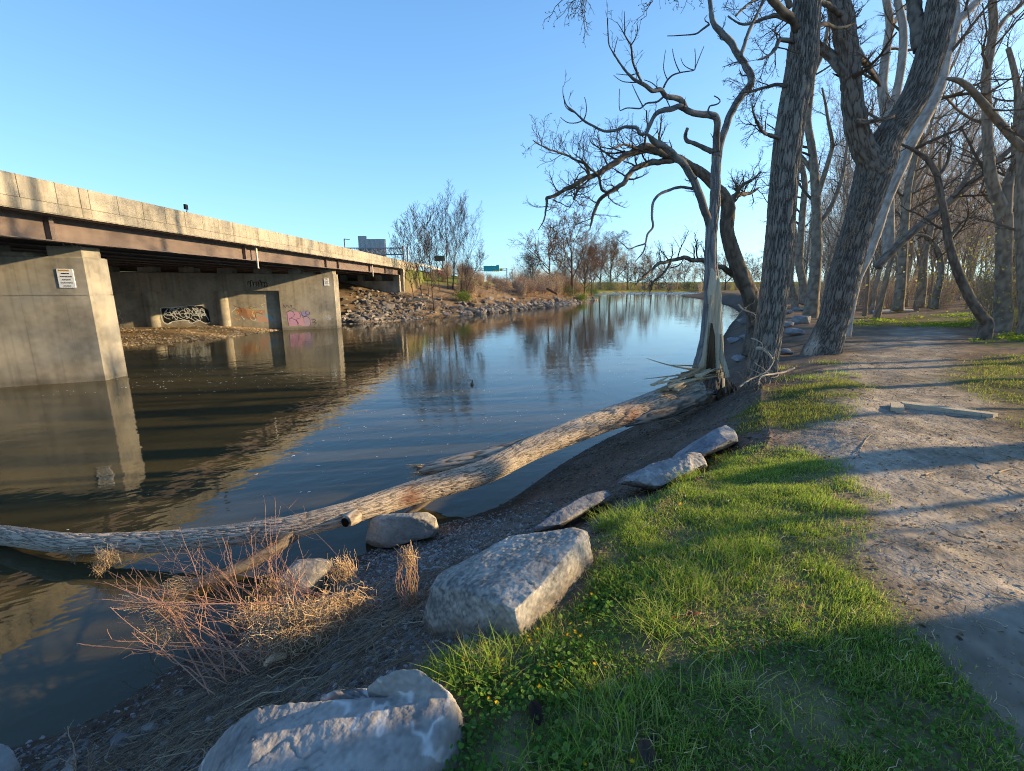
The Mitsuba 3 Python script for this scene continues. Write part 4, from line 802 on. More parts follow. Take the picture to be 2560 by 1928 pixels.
stem_tree('crooked_tree', 'tree at the frame edge with a mossy branch drooping down to the right', [(2560, 820, 12), (2556, 700, 11), (2552, 600, 10), (2548, 480, 9), (2560, 300, 8), (2570, 150, 6)], 15.8, 16, W0, W1, [([(2368, 197, 4), (2390, 200, 6), (2412, 211, 7), (2455, 255, 8), (2496, 304, 8.5), (2542, 356, 9), (2600, 410, 10)], 15.3, 16)], 4, 12)
for i, (pts, Y, lab) in enumerate((([(2247, 752, 12), (2256, 650, 10), (2262, 560, 9), (2270, 470, 8), (2290, 380, 6), (2300, 280, 3)], 24, 'straight grey trunk rising just right of the leaning pale stem'), ([(2305, 745, 8), (2312, 640, 7), (2330, 560, 6), (2345, 470, 5), (2350, 380, 3)], 26, 'thin dark trunk with a rightward lean behind the crooked sapling'),
                                 ([(2010, 742, 10), (1998, 650, 9), (2004, 560, 8), (2012, 470, 7), (1996, 380, 5), (1990, 290, 3)], 33, 'slim trunk half hidden behind the right edge of the bank trunk'), ([(2340, 745, 8), (2352, 690, 7), (2350, 640, 6), (2335, 612, 5.5), (2310, 590, 4.5), (2270, 585, 3)], 22, 'low mossy bent stem arching left in the thicket'),
                                 ([(2560, 740, 14), (2545, 620, 12), (2552, 500, 11), (2540, 380, 9), (2545, 250, 7), (2520, 120, 5)], 21, 'tall grey trunk cut by the frame edge deep in the thicket'), ([(1988, 760, 8), (1976, 690, 7), (1985, 600, 6.5), (1978, 500, 5.5), (1990, 400, 4), (1984, 320, 2)], 38, 'faint slim trunk close behind the bank trunk at its right side'))):
    stem_tree('woods_edge_tree', lab, pts, Y, Y + .4, W0, W1, (), 9, 40 + i, TWIG, 12, .006, .3)

# ------------------------------------------------------------------ the fallen log
LG0, LG1 = np.array([.075, .058, .045]), np.array([.49, .42, .34])
log = thing('fallen_log', 'long fallen tree trunk with furrowed bark lying from the broken stump into the water', 'log')
LP = np.array([(-9.6, 6.6, .0), (-7.2, 5.97, .16), (-5.6, 5.6, .25), (-4.35, 5.55, .33), (-3.1, 5.62, .45), (-2.3, 5.87, .54), (-1.4, 6.42, .62), (-.42, 6.95, .72), (.36, 7.6, .87), (1.7, 8.5, 1.08), (2.6, 9.0, 1.22), (3.35, 9.4, 1.36), (3.95, 9.75, 1.45)])
LR = .87 * np.array([.13, .145, .145, .155, .165, .175, .20, .22, .225, .25, .27, .30, .31])
lp_, lr_ = resample(LP, LR, .014)
v, f, c = tube(lp_, lr_, 210, .014, 58, 51, LG0, LG1, .075, .02, True, 4.4)
red = np.exp(-((v - np.array([2.35, 8.55, 1.15])) ** 2).sum(1) / .05)[:, None] * .55
c = c * (1 - red) + np.array([.26, .085, .04]) * red
red = np.exp(-((v - np.array([-1.45, 6.2, .60])) ** 2).sum(1) / .03)[:, None] * .8
c = c * (1 - red) + np.array([.16, .06, .035]) * red
part(log, 'trunk', vply(v, f, c, 'rock'))
a = Acc()
BP = np.array([on_z(1400, 1094, .95), on_z(1330, 1112, .88), on_z(1270, 1130, .82), on_z(1200, 1146, .74), on_z(1110, 1164, .66), on_z(1045, 1177, .60)]); BR = np.array([.14, .155, .15, .14, .125, .085])
wood(a, BP, BR, 60, .014, 53, LG0 * .8, LG1 * .85, .025, 21, .06, .10); part(log, 'broken_limb', a.ply())
a = Acc(); wood(a, np.array([(-.35, 7.6, .70), (-.9, 7.4, .45), (-1.5, 7.1, .1), (-2.0, 6.9, -.25)]), np.array([.11, .10, .085, .07]), 30, .01, 54, LG0 * .6, LG1 * .6, .03, 21, .06); part(log, 'sunken_limb', a.ply())
a = Acc(); wood(a, np.array([(-2.9, 5.6, .40), (-3.3, 5.2, .22), (-3.9, 4.95, .06), (-4.6, 4.8, -.15)]), np.array([.10, .085, .07, .05]), 24, .008, 55, LG0 * .45, LG1 * .45, .03, 21, .06); part(log, 'sunken_limb', a.ply())
# broken wood at the limb end and the hollow knot
rng = np.random.default_rng(8)
def shard(acc, p, d, L, w, th, col, rng):
    d = np.asarray(d, float); d /= np.linalg.norm(d); s = np.cross(d, (0, 0, 1)); s /= np.linalg.norm(s) + 1e-9; u = np.cross(s, d)
    p = np.asarray(p, float); n = 6; t = np.linspace(0, 1, n)
    cur = p + d * L * t[:, None] + (s * rng.normal() + u * rng.normal()) * (.05 * L * t ** 2)[:, None]
    ww = w * (1 - t ** 1.6) * (1 + .3 * rng.normal(size=n)); tt = th * (1 - .8 * t)
    q = np.concatenate([cur - s * ww[:, None] / 2 - u * tt[:, None] / 2, cur + s * ww[:, None] / 2 - u * tt[:, None] / 2, cur + s * ww[:, None] / 2 + u * tt[:, None] / 2, cur - s * ww[:, None] / 2 + u * tt[:, None] / 2])
    i = np.arange(n - 1); ff = []
    for k in range(4):
        a0, b0_ = k * n, ((k + 1) % 4) * n
        ff += [np.stack([a0 + i, b0_ + i, b0_ + i + 1], 1), np.stack([a0 + i, b0_ + i + 1, a0 + i + 1], 1)]
    acc.add(q, np.vstack(ff + [np.array([[0, n, 2 * n], [0, 2 * n, 3 * n]])]), np.asarray(col) * rng.uniform(.7, 1.15))
a = Acc()
for k in range(16): shard(a, (BP[-1] + (.08, 0, .02)) + rng.normal(size=3) * (.05, .05, .055), (-1, -.05 + rng.normal() * .15, rng.normal() * .12), rng.uniform(.12, .3), .035, .02, (.46, .36, .24), rng)
part(log, 'broken_end', a.ply('vc', False))
kn = Acc(); kd = np.array([-.35, -.9, .05]); kd /= np.linalg.norm(kd); kc = np.array([-2.12, 5.80, .55])
wood(kn, np.array([kc, kc + kd * .14, kc + kd * .20]), np.array([.10, .085, .075]), 24, .008, 57, LG0, LG1, .012, 24, .05)
part(log, 'knot', kn.ply())
th = np.arange(18) * 2 * math.pi / 18; s_ = np.cross(kd, (0, 0, 1)); s_ /= np.linalg.norm(s_); u_ = np.cross(s_, kd)
hv = kc + kd * .226 + .062 * (np.cos(th)[:, None] * s_ + np.sin(th)[:, None] * u_); hv = np.vstack([hv, kc + kd * .228])
part(log, 'knot_hollow', vply(hv, np.stack([np.arange(18), (np.arange(18) + 1) % 18, np.full(18, 18)], 1), np.array([.012, .009, .007]), 'vc', False))
# splintered butt: split planks of pale wood, long splinters towards the water
for k in range(34):
    a = Acc(); t = rng.uniform(-.5, .5)
    p = np.array([3.1, 9.2, 1.42]) + np.array([.55, .36, .08]) * rng.uniform(-.5, 1.6) + np.array([-.5, .8, 0]) * t * .55 + (0, 0, rng.uniform(.10, .30))
    d = np.array([.82, .5, .16]) + rng.normal(size=3) * (.10, .10, .08)
    shard(a, p, d, rng.uniform(.5, 1.1), rng.uniform(.04, .12), rng.uniform(.02, .05), [(.42, .30, .18), (.30, .20, .12), (.50, .40, .26)][k % 3], rng); part(log, 'splinter', a.ply('vc', False))
for (x0, y0, x1, y1, Y, w) in ((1745, 925, 1614, 913, 9.9, .10), (1735, 935, 1608, 946, 9.7, .06), (1760, 915, 1675, 914, 10.1, .08), (1745, 945, 1690, 932, 9.6, .07), (1750, 940, 1700, 940, 9.6, .09)):
    a = Acc(); p0_, p1_ = on_y(x0, y0, Y), on_y(x1, y1, Y + .25); shard(a, p0_, p1_ - p0_, np.linalg.norm(p1_ - p0_), w, .04, (.40, .29, .17), rng); part(log, 'splinter', a.ply('vc', False))
a = Acc(); wood(a, np.array([(2.2, 8.60, .98), (2.7, 8.80, 1.10), (3.3, 9.10, 1.22), (3.9, 9.45, 1.34), (4.25, 9.66, 1.42)]), np.array([.04, .13, .18, .17, .06]), 40, .014, 61, LG0 * .7, LG1 * .75, .03, 20, .08, .1); part(log, 'split_half', a.ply())
st = thing('broken_stump', 'dark jagged stump edge with torn wood at the foot of the dead tree', 'stump')
for k in range(26):
    a = Acc(); ang = rng.uniform(-2.6, .4); p = np.array([4.62, 10.15, 1.1]) + np.array([math.cos(ang) * .42, math.sin(ang) * .32, 0])
    shard(a, p, (rng.normal() * .2, rng.normal() * .2, 1), rng.uniform(.25, .55), rng.uniform(.05, .12), .05, [(.05, .035, .025), (.15, .10, .06), (.30, .2, .12)][k % 3], rng); part(st, 'torn_wood', a.ply('vc', False))

# bleached branches heaped at the foot of the big trunk
for i, (pts, Y0, Y1, r, lab) in enumerate((([(1891, 872), (1900, 871), (1912, 876), (1922, 886), (1930, 897)], 9.2, 9.0, 5, 'bleached curved root arching against the foot of the bank trunk'), ([(1985, 920), (1950, 933), (1915, 938), (1900, 945), (1896, 962)], 9.0, 8.4, 3, 'pale forked branch lying in front of the bank trunk'), ([(1848, 968), (1870, 952), (1892, 941), (1915, 930), (1935, 900)], 8.5, 9.1, 2.4, 'thin pale stick leaning up against the bank trunk'), ([(1846, 762), (1860, 775), (1880, 782), (1895, 795)], 11.5, 10.5, 2.2, 'bare pale twig reaching left from behind the bank trunk'), ([(1878, 846), (1895, 852), (1906, 862), (1905, 872)], 9.3, 9.2, 1.6, 'short bare twig sprouting at the bank trunk foot'))):
    P, R = limb(L2(pts, r, r * .5), Y0, Y1); a = Acc(); wood(a, P, R, 9, .002, i, (.18, .15, .12), (.45, .40, .33), .03, 30, .08)
    k = thing('driftwood_branch', lab, 'branch'); part(k, 'stick', a.ply())
    g1, r1 = grow(rng, *as_batch([(P, R)], 8), 7, .2, 1, (30, 70), .35, 5, .25, .03, .5, .004); a = Acc(); twigs(a, g1, r1, 4, rng, (.30, .26, .21)); part(k, 'twigs', a.ply('vc', False))
a = Acc()
for k in range(60):
    p = np.array([4.95 + rng.normal() * .22, 9.15 + rng.normal() * .18, 0]); p[2] = ground_z(p[0], p[1]); d = np.array([rng.normal() * .5, rng.normal() * .3, rng.uniform(.1, 1)])
    s = np.linspace(0, 1, 5)[:, None]; q = p + s * d * rng.uniform(.2, .6) + rng.normal(size=(5, 3)) * .02; twigs(a, q[None], np.linspace(.005, .002, 5)[None], 4, rng, (.28, .23, .18))
single('brushwood', a.ply('vc', False), 'tangle of thin dry twigs around the foot of the bank trunk', 'brushwood', kind='stuff')
# ------------------------------------------------------------------ boulders
def boulder(name, label, hulls, res=.014, amp=.02, seed=0, c0=(.17, .165, .16), c1=(.42, .40, .375), iters=6, vein=0.0, pit=0.0, key=None, speck=.5, chips=14):
    man = None
    for h in hulls:
        m = manifold3d.Manifold.hull_points(np.asarray(h, float)); man = m if man is None else man + m
    rc = np.random.default_rng(seed + 70); bb = np.array(man.bounding_box()).reshape(2, 3); cen, ext = bb.mean(0), (bb[1] - bb[0]) / 2; allp = np.array(man.to_mesh().vert_properties[:, :3], float)
    for k in range(chips):                                    # knocked-off edges
        nrm = rc.normal(size=3) * (1, 1, .8) + (0, 0, .45); nrm /= np.linalg.norm(nrm); hmax = (allp @ nrm).max()
        man = man.trim_by_plane((-nrm).tolist(), -float(hmax - rc.uniform(.01, .045) * np.linalg.norm(ext) * 1.2))
    mm = man.refine_to_length(res).to_mesh()
    v, f = np.array(mm.vert_properties[:, :3], float), np.array(mm.tri_verts)
    t = trimesh.Trimesh(v, f, process=True)
    trimesh.smoothing.filter_laplacian(t, lamb=.5, iterations=max(2, iters // 2))
    v, f, n = np.array(t.vertices), np.array(t.faces), np.array(t.vertex_normals)
    big = meshkit.fbm(v * 4.5, 4, seed); fine = meshkit.fbm(v * 28, 3, seed + 3); crack = np.abs(meshkit.fbm(v * np.array([6, 6, 9]) + 7, 3, seed + 5) - .5); tonec = meshkit.fbm(v * 3 + 1, 2, seed + 15)
    d = amp * 2.4 * (big - .5) + amp * .8 * (fine - .5) - amp * .35 * np.exp(-(crack / .012) ** 2) * (tonec > .5)
    if pit: d -= pit * np.clip(meshkit.fbm(v * 42, 2, seed + 8) - .55, 0, 1) * 3
    v = v + n * d[:, None]
    tone = meshkit.fbm(v * 2.2 + 3, 3, seed + 1); sp = meshkit.fbm(v * 48, 3, seed + 2); med = meshkit.fbm(v * 11, 3, seed + 12)
    w = np.clip(.15 + 1.1 * (tone - .3) + 1.7 * speck * (sp - .5) + .7 * (med - .5), 0, 1)
    c = np.asarray(c0) + (np.asarray(c1) - c0) * w[:, None]
    if vein:
        ve = np.exp(-(np.abs(meshkit.fbm(v * np.array([5, 3, 7]) + 20, 4, seed + 6) - .5) / .022) ** 2) * (meshkit.fbm(v * 9, 3, seed + 31) > .47)
        c = c + (np.array([.55, .54, .52]) - c) * (vein * ve)[:, None]
    c = c * (1 - .3 * np.exp(-(crack / .014) ** 2) * (tonec > .5))[:, None]
    gz = v[:, 2] - terrain(v[:, 0], v[:, 1], False); dirt_ = np.clip(1 - (gz - .02) / .09 + 1.2 * (meshkit.fbm(v * 12, 2, seed + 40) - .5), 0, 1)[:, None] * .6
    c = c * (1 - dirt_) + np.array([.13, .10, .075]) * dirt_
    if key: return part(key, name, vply(v, f, c, 'rock'))
    return single(name, vply(v, f, c, 'rock'), label, 'boulder', 'boulders along the bank edge')
def oz(x, y, z): return on_z(x, y, z)
# flat-topped granite block in the middle
bs = [oz(1481, 1406, 1.74), oz(1434, 1436, 1.73), oz(1401, 1505, 1.71), oz(1349, 1540, 1.70), oz(1302, 1608, 1.69), oz(1185, 1589, 1.58), oz(1091, 1566, 1.46), oz(1058, 1542, 1.40)]
def above(b, x, y, inset=.0): return on_y(x, y, b[1] + inset)
tp_ = [above(bs[0], 1471, 1330, .02), above(bs[1], 1420, 1384, .015), above(bs[3], 1361, 1457, .02), above(bs[3], 1310, 1510, .0), above(bs[4], 1286, 1526, .03), above(bs[5], 1196, 1480, .03), above(bs[6], 1138, 1468, .03), above(bs[7], 1075, 1470, .02)]
A_ = np.array([(p[0], p[1], 1) for p in tp_]); pl_ = np.linalg.lstsq(A_, np.array([p[2] for p in tp_]), rcond=None)[0]
def on_top(x, y):
    r = ray(x, y); t = (EYE - pl_[2]) / (pl_[0] * r[0] + pl_[1] * r[1] - r[2]); return np.array([0, 0, EYE]) + t * r
bk = [on_top(1102, 1427), on_top(1185, 1386), on_top(1266, 1336), on_top(1314, 1334), on_top(1420, 1318), on_top(1466, 1322)]
low = [np.array([p[0], p[1] - .02, p[2] - .35]) for p in bs] + [np.array([p[0], p[1] + .05, 1.2]) for p in bk]
boulder('boulder', 'flat-topped grey granite block with a sunlit pitted top, middle of the bank edge', [tp_ + bk + bs + low], .0095, .013, 1, (.15, .143, .133), (.56, .52, .455), 5, 0, .003, speck=.8)
# big rounded block at the bottom edge
F_ = [oz(516, 1873, 1.50), oz(588, 1804, 1.62), oz(643, 1765, 1.69), oz(675, 1763, 1.70), oz(722, 1783, 1.70), oz(842, 1760, 1.74), oz(960, 1742, 1.78), oz(1100, 1728, 1.83), oz(1146, 1745, 1.83), oz(1142, 1800, 1.78), oz(1131, 1837, 1.66), oz(1015, 1935, 1.5)]
Fl = [(-1.42, 1.12, 1.15), (-1.15, .72, 1.25), (-.55, .70, 1.42), (-.22, 1.05, 1.50), (-.13, 1.45, 1.45), (-1.5, 1.5, 1.0), (-1.25, 1.75, .95), (-.5, 1.85, 1.1), (-.1, 1.75, 1.2), (-.8, .9, 1.72), (-1.05, 1.05, 1.62), (-.45, 1.05, 1.70)]
pk = [oz(914, 1716, 1.80), oz(950, 1692, 1.86), oz(997, 1672, 1.91), oz(1055, 1669, 1.92), oz(1102, 1687, 1.91), oz(1145, 1712, 1.87), oz(1150, 1739, 1.83), oz(1142, 1794, 1.76), oz(1060, 1722, 1.85), oz(960, 1735, 1.79)]
pkl = [p + (.0, .12, -.35) for p in pk[:6]] + [p + (0, 0, -.4) for p in pk[6:]]
ledge = [oz(802, 1740, 1.70), oz(842, 1720, 1.73), oz(914, 1717, 1.74), oz(950, 1745, 1.72), oz(800, 1765, 1.66)]; ledge += [p + (0, .05, -.4) for p in ledge]
boulder('boulder', 'large rounded grey boulder with white veins and a sunlit crest at the bottom edge', [F_ + Fl, pk + pkl, ledge], .0085, .014, 2, (.20, .19, .18), (.44, .415, .385), 12, 1.0, speck=.6, chips=8)
# slabs further along
boulder('boulder', 'low flat slab half buried in the mud between two larger boulders', [[oz(1337, 1320, 1.34), oz(1400, 1275, 1.42), oz(1460, 1240, 1.47), oz(1515, 1226, 1.50), oz(1527, 1240, 1.47), oz(1470, 1275, 1.42), oz(1400, 1312, 1.38), oz(1345, 1328, 1.3)] + [oz(x, y, z) for x, y, z in ((1337, 1320, 1.0), (1520, 1235, 1.15), (1400, 1330, 1.05), (1515, 1226, 1.1))]], .013, .012, 3, (.15, .15, .16), (.38, .37, .36), 5, .3)
boulder('boulder', 'rough knobbly grey boulder overlapping the wedge-shaped one at the grass edge', [[oz(1541, 1200, 1.50), oz(1600, 1178, 1.60), oz(1632, 1160, 1.66), oz(1700, 1140, 1.76), oz(1738, 1128, 1.83), oz(1758, 1136, 1.82), oz(1765, 1160, 1.74), oz(1685, 1190, 1.70), oz(1655, 1215, 1.60), oz(1590, 1215, 1.46), oz(1543, 1208, 1.42)] + [oz(x, y, z) for x, y, z in ((1545, 1210, 1.2), (1640, 1225, 1.4), (1768, 1170, 1.5), (1600, 1180, 1.2), (1740, 1130, 1.3))]], .012, .024, 4, (.15, .15, .155), (.40, .39, .38), 4, .5)
boulder('boulder', 'wedge-shaped grey boulder with a sunlit end face, farthest of the grass edge boulders', [[oz(1680, 1140, 1.52), oz(1705, 1120, 1.57), oz(1760, 1090, 1.70), oz(1822, 1058, 1.86), oz(1843, 1085, 1.80), oz(1844, 1102, 1.70), oz(1818, 1104, 1.76), oz(1760, 1135, 1.66), oz(1700, 1150, 1.52)] + [oz(x, y, z) for x, y, z in ((1680, 1150, 1.2), (1845, 1110, 1.5), (1820, 1060, 1.3), (1750, 1150, 1.4))]], .014, .01, 5, (.13, .14, .16), (.33, .34, .36), 4, .15)
boulder('boulder', 'blocky pale boulder propping up the fallen log at the water edge', [[oz(913, 1355, .12), oz(925, 1300, .46), oz(955, 1288, .58), oz(1030, 1284, .64), oz(1072, 1282, .62), oz(1092, 1295, .55), oz(1099, 1318, .42), oz(1080, 1350, .25), oz(1020, 1368, .16), oz(945, 1371, .10)] + [oz(x, y, z) for x, y, z in ((915, 1360, -.3), (1090, 1340, -.1), (1060, 1283, 0), (930, 1290, -.1), (960, 1375, -.2))]], .014, .016, 6, (.22, .21, .19), (.50, .465, .41), 1, .1, chips=22)
boulder('boulder', 'pale rounded boulder behind the reddish dead shrub at the waterline', [[oz(660, 1515, .22), oz(700, 1440, .42), oz(745, 1405, .50), oz(800, 1396, .50), oz(830, 1402, .44), oz(834, 1420, .34), oz(800, 1450, .30), oz(745, 1500, .28)] + [oz(x, y, z) for x, y, z in ((660, 1530, -.1), (835, 1425, 0), (760, 1520, 0), (740, 1400, 0))]], .013, .014, 7, (.20, .19, .18), (.44, .41, .37), 6, .1)
boulder('boulder', 'small pale boulder touching the lower end of the rounded waterline one', [[oz(700, 1530, .40), oz(740, 1500, .48), oz(765, 1498, .46), oz(760, 1520, .42), oz(725, 1545, .36), oz(700, 1535, .1), oz(765, 1510, .1), oz(740, 1550, .1)]], .014, .01, 8, (.2, .19, .18), (.42, .39, .36), 5)
boulder('boulder', 'smooth grey boulder cut by the lower left corner of the frame', [[oz(-40, 1900, .62), oz(0, 1862, .66), oz(30, 1880, .6), oz(52, 1920, .50), oz(40, 1960, .45), oz(-30, 1990, .5)] + [oz(x, y, .1) for x, y in ((-40, 1900), (55, 1930), (0, 1990), (20, 1870))]], .012, .012, 9, (.18, .175, .17), (.36, .35, .34), 6, .2)
for i, (x, y, r, lab) in enumerate(((1990, 835, 30, 'front block of the three blue-grey boulders left of the massive forked tree'), (1965, 815, 24, 'left block of the three blue-grey boulders left of the massive forked tree'), (2003, 806, 28, 'peaked rear block of the three blue-grey boulders left of the massive forked tree'), (1993, 776, 16, 'pale flat boulder on the ground near the grey upright tree'), (1974, 782, 12, 'smaller flat boulder beside the pale flat one near the grey upright tree'), (1960, 884, 22, 'half buried grey boulder right of the bank trunk'), (1850, 900, 24, 'dark grey boulder on the slope between dead tree and bank trunk'), (1866, 806, 26, 'layered grey boulder at the shoreline behind the bank trunk'), (1835, 855, 22, 'flat grey slab on the shore just right of the dead tree'), (1868, 848, 24, 'tilted grey slab on the shore touching the bank trunk outline'), (1880, 832, 18, 'narrow grey slab higher up the shore behind the bank trunk'))):
    zz = 1.9 if x > 1940 else .9; P0 = on_z(x, y, zz); zz = ground_z(P0[0], P0[1]); P0 = on_z(x, y, zz + .05); s = r * depth(P0) / FOC
    r2 = np.random.default_rng(100 + i); pts = r2.normal(size=(16, 3)); pts /= np.linalg.norm(pts, axis=1, keepdims=True); pts *= (s * 1.15, s * .9, s * (.42 if i not in (2,) else .7))
    rz = r2.uniform(0, 3); pts = np.stack([pts[:, 0] * math.cos(rz) - pts[:, 1] * math.sin(rz), pts[:, 0] * math.sin(rz) + pts[:, 1] * math.cos(rz), pts[:, 2]], 1)
    boulder('boulder', lab, [P0 + pts + (0, 0, s * .12)], max(.025, s / 22), s * .05, 20 + i, (.17, .18, .195), (.37, .37, .37), 4, .2)

# ------------------------------------------------------------------ small stones, riprap
def stone_shape(seed, n=14, flatness=.55):
    r2 = np.random.default_rng(seed); p = r2.normal(size=(n, 3)); p /= np.linalg.norm(p, axis=1, keepdims=True); p *= (1.25, .85, flatness)
    h = trimesh.convex.convex_hull(p); return np.array(h.vertices), np.array(h.faces)
RIPV = [stone_shape(200 + i, 15, .5 + .1 * (i % 3)) for i in range(10)]
rip_cols = [(.23, .21, .19), (.16, .155, .16), (.30, .265, .23), (.11, .104, .10), (.18, .15, .125)]
rip_ply = []
for i, (v, f) in enumerate(RIPV):
    for j, c in enumerate(rip_cols):
        r2 = np.random.default_rng(i * 7 + j); fc = np.repeat(r2.uniform(.75, 1.15, len(f)), 3)[:, None]
        fv, ff, _ = flat(v, f, (.5, .5, .5)); rip_ply.append(vply(fv, ff, np.asarray(c) * fc, 'vc', False))
def far_bank_point(rng, t):
    """a point a bit inland of the far shore; t runs along it from the pier to the bend"""
    L0 = far_line.project(shapely.Point(-16.7, 46.3)); L1 = far_line.project(shapely.Point(25, 138))
    p = far_line.interpolate(L0 + (L1 - L0) * t); q = far_line.interpolate(L0 + (L1 - L0) * t + .5)
    tx, ty = q.x - p.x, q.y - p.y; l = math.hypot(tx, ty); return p.x, p.y, -ty / l, tx / l
rng = np.random.default_rng(61); cnt = 0; rip_far = Acc()
spots = []
for k in range(1500):
    t = rng.random() ** 1.5 * .95
    x, y, nx_, ny_ = far_bank_point(rng, t)
    if -nx_ * 1 > 0 or True:
        # inland is away from the river: choose the side that is not water
        d = abs(rng.normal()) * (1.5 if t > .2 else 3.6) + (.1 if t > .16 else 2.2)
        sx = x + nx_ * d; sy = y + ny_ * d
        if shapely.contains_xy(river_poly, sx, sy): sx, sy = x - nx_ * d, y - ny_ * d
    s = rng.uniform(.16, .42) * (1.25 if t > .2 else 1.0) * (1 + .5 * (rng.random() < .15))
    spots.append((sx, sy, s, rng.integers(len(rip_ply)), rng.uniform(0, 360), rng.uniform(-35, 35)))
for k in range(260):                                          # the slope below the abutment
    sx, sy = rng.uniform(-18, -6), rng.uniform(49.5, 62.3)
    spots.append((sx, sy, rng.uniform(.13, .36), rng.integers(len(rip_ply)), rng.uniform(0, 360), rng.uniform(-30, 30)))
zz = terrain(np.array([s[0] for s in spots]), np.array([s[1] for s in spots]))
order = sorted(range(len(spots)), key=lambda i: -spots[i][2] / spots[i][1])
for rank, i in enumerate(order):
    sx, sy, s, w, a1, a2 = spots[i]
    M = T().translate([sx, sy, float(zz[i]) + s * .12]).rotate([0, 0, 1], a1).rotate([1, 0, 0], a2).scale([s, s, s])
    if rank < 300:
        k = single('riprap_rock', {**rip_ply[w], 'to_world': M}, 'angular broken rock in the riprap on the far bank', 'rock', 'riprap rocks on the far bank')
    else:
        v, f = RIPV[w // 5]; fv, ff, _ = flat(v, f, (.5, .5, .5)); m = np.array(M.matrix); cc = np.asarray(rip_cols[w % 5]) * np.repeat(np.random.default_rng(i).uniform(.75, 1.15, len(f)), 3)[:, None]
        rip_far.add(fv @ m[:3, :3].T + m[:3, 3], ff, cc)
single('riprap_rubble', rip_far.ply('vc', False), 'smaller broken stones filling the riprap slope of the far bank', 'rubble', kind='stuff')
def scatter_stones(name, label, cat, xy, smin, smax, seed, cols, sink=.2, flat_=.6, power=2.0):
    rng = np.random.default_rng(seed); base = [trimesh.creation.icosphere(subdivisions=1, radius=1) if False else stone_shape(900 + i, 10, flat_) for i in range(6)]
    z = terrain(xy[:, 0], xy[:, 1]); a = Acc()
    for b in range(6):
        ii = np.arange(b, len(xy), 6); v, f = base[b]; fv = v[f].reshape(-1, 3); n = len(ii)
        s = smin + (smax - smin) * rng.random(n) ** power; th = rng.uniform(0, 6.28, n)
        R = np.zeros((n, 3, 3)); R[:, 0, 0] = np.cos(th); R[:, 0, 1] = -np.sin(th); R[:, 1, 0] = np.sin(th); R[:, 1, 1] = np.cos(th); R[:, 2, 2] = 1
        V = np.einsum('nij,kj->nki', R, fv) * s[:, None, None] + np.stack([xy[ii, 0], xy[ii, 1], z[ii] + s * (.3 - sink)], 1)[:, None]
        col = np.asarray(cols)[rng.integers(len(cols), size=n)] * rng.uniform(.7, 1.2, (n, 1))
        a.add(V.reshape(-1, 3), np.arange(V.shape[0] * V.shape[1]).reshape(-1, 3), np.repeat(col, V.shape[1], 0))
    return single(name, a.ply('vc', False), label, cat, kind='stuff')
rng = np.random.default_rng(62)
def uni(n, x0, x1, y0, y1): return np.stack([rng.uniform(x0, x1, n), rng.uniform(y0, y1, n)], 1)
p = uni(42000, -3.9, .6, 1.7, 6.8); p = p[~shapely.contains_xy(river_poly, p[:, 0], p[:, 1]) & ~shapely.contains_xy(upland, p[:, 0], p[:, 1])]
dens = np.exp(-((p[:, 0] + 1.4) ** 2 / 1.2 + (p[:, 1] - 4.3) ** 2 / 3.2)) + .35 * (p[:, 1] < 3.0) + .15
p = p[rng.random(len(p)) < dens]
scatter_stones('gravel', 'grey gravel on the muddy slope around the dead shrub', 'gravel', p, .006, .028, 1, [(.22, .215, .22), (.30, .29, .28), (.15, .14, .14), (.36, .33, .30)], power=2.5)
p = uni(60, -3.6, -.9, 1.7, 3.4); p = p[~shapely.contains_xy(river_poly, p[:, 0], p[:, 1]) & ~shapely.contains_xy(upland, p[:, 0], p[:, 1])]
zz = terrain(p[:, 0], p[:, 1])
for i, (x, y) in enumerate(p[:36]):
    s = rng.uniform(.025, .085)
    single('cobble', {**rip_ply[(i * 3) % len(rip_ply)], 'to_world': T().translate([x, y, float(zz[i]) + s * .15]).rotate([0, 0, 1], float(rng.uniform(0, 360))).scale([s, s, s * .8])}, 'fist-sized grey cobble on the mud near the lower left water edge', 'cobble', 'cobbles near the lower left water edge')
pp = []
for k in range(9000):
    t = rng.uniform(-.35, 1.0); px, py = np.interp(rng.random(), [0, 1], [0, 1]), 0
p = uni(24000, -34, -18.5, 22, 42); p = p[~shapely.contains_xy(river_poly, p[:, 0], p[:, 1])]
dd = shapely.distance(shapely.points(p[:, 0], p[:, 1]), far_line); p = p[(rng.random(len(p)) < np.exp(-dd / 1.6) + .12)]
scatter_stones('gravel_bar_stones', 'sunlit pale pebbles covering the gravel bar under the bridge', 'gravel', p, .025, .10, 2, [(.40, .33, .25), (.34, .28, .21), (.48, .41, .32), (.24, .20, .16)])
p = uni(2600, -17, -8, 46, 56); p = p[~shapely.contains_xy(river_poly, p[:, 0], p[:, 1])]
scatter_stones('beach_stones', 'scattered stones on the brown beach beside the graffitied pier', 'gravel', p, .03, .16, 3, [(.34, .30, .26), (.26, .24, .22), (.20, .17, .14)])
p = uni(26000, -3.6, 5.4, 2.6, 12); p = p[~shapely.contains_xy(river_poly, p[:, 0], p[:, 1]) & ~shapely.contains_xy(upland, p[:, 0], p[:, 1])]; cl = n2(p[:, 0], p[:, 1], 1.7, 66, 3); p = p[rng.random(len(p)) < np.clip((cl - .42) * 5, .05, 1)]
scatter_stones('mud_clods', 'dark clods of mud and leaf litter on the bank slope below the boulders', 'mud', p, .006, .035, 6, [(.13, .098, .075), (.17, .13, .10), (.10, .078, .06), (.22, .18, .14)], sink=.15, flat_=.45, power=3)
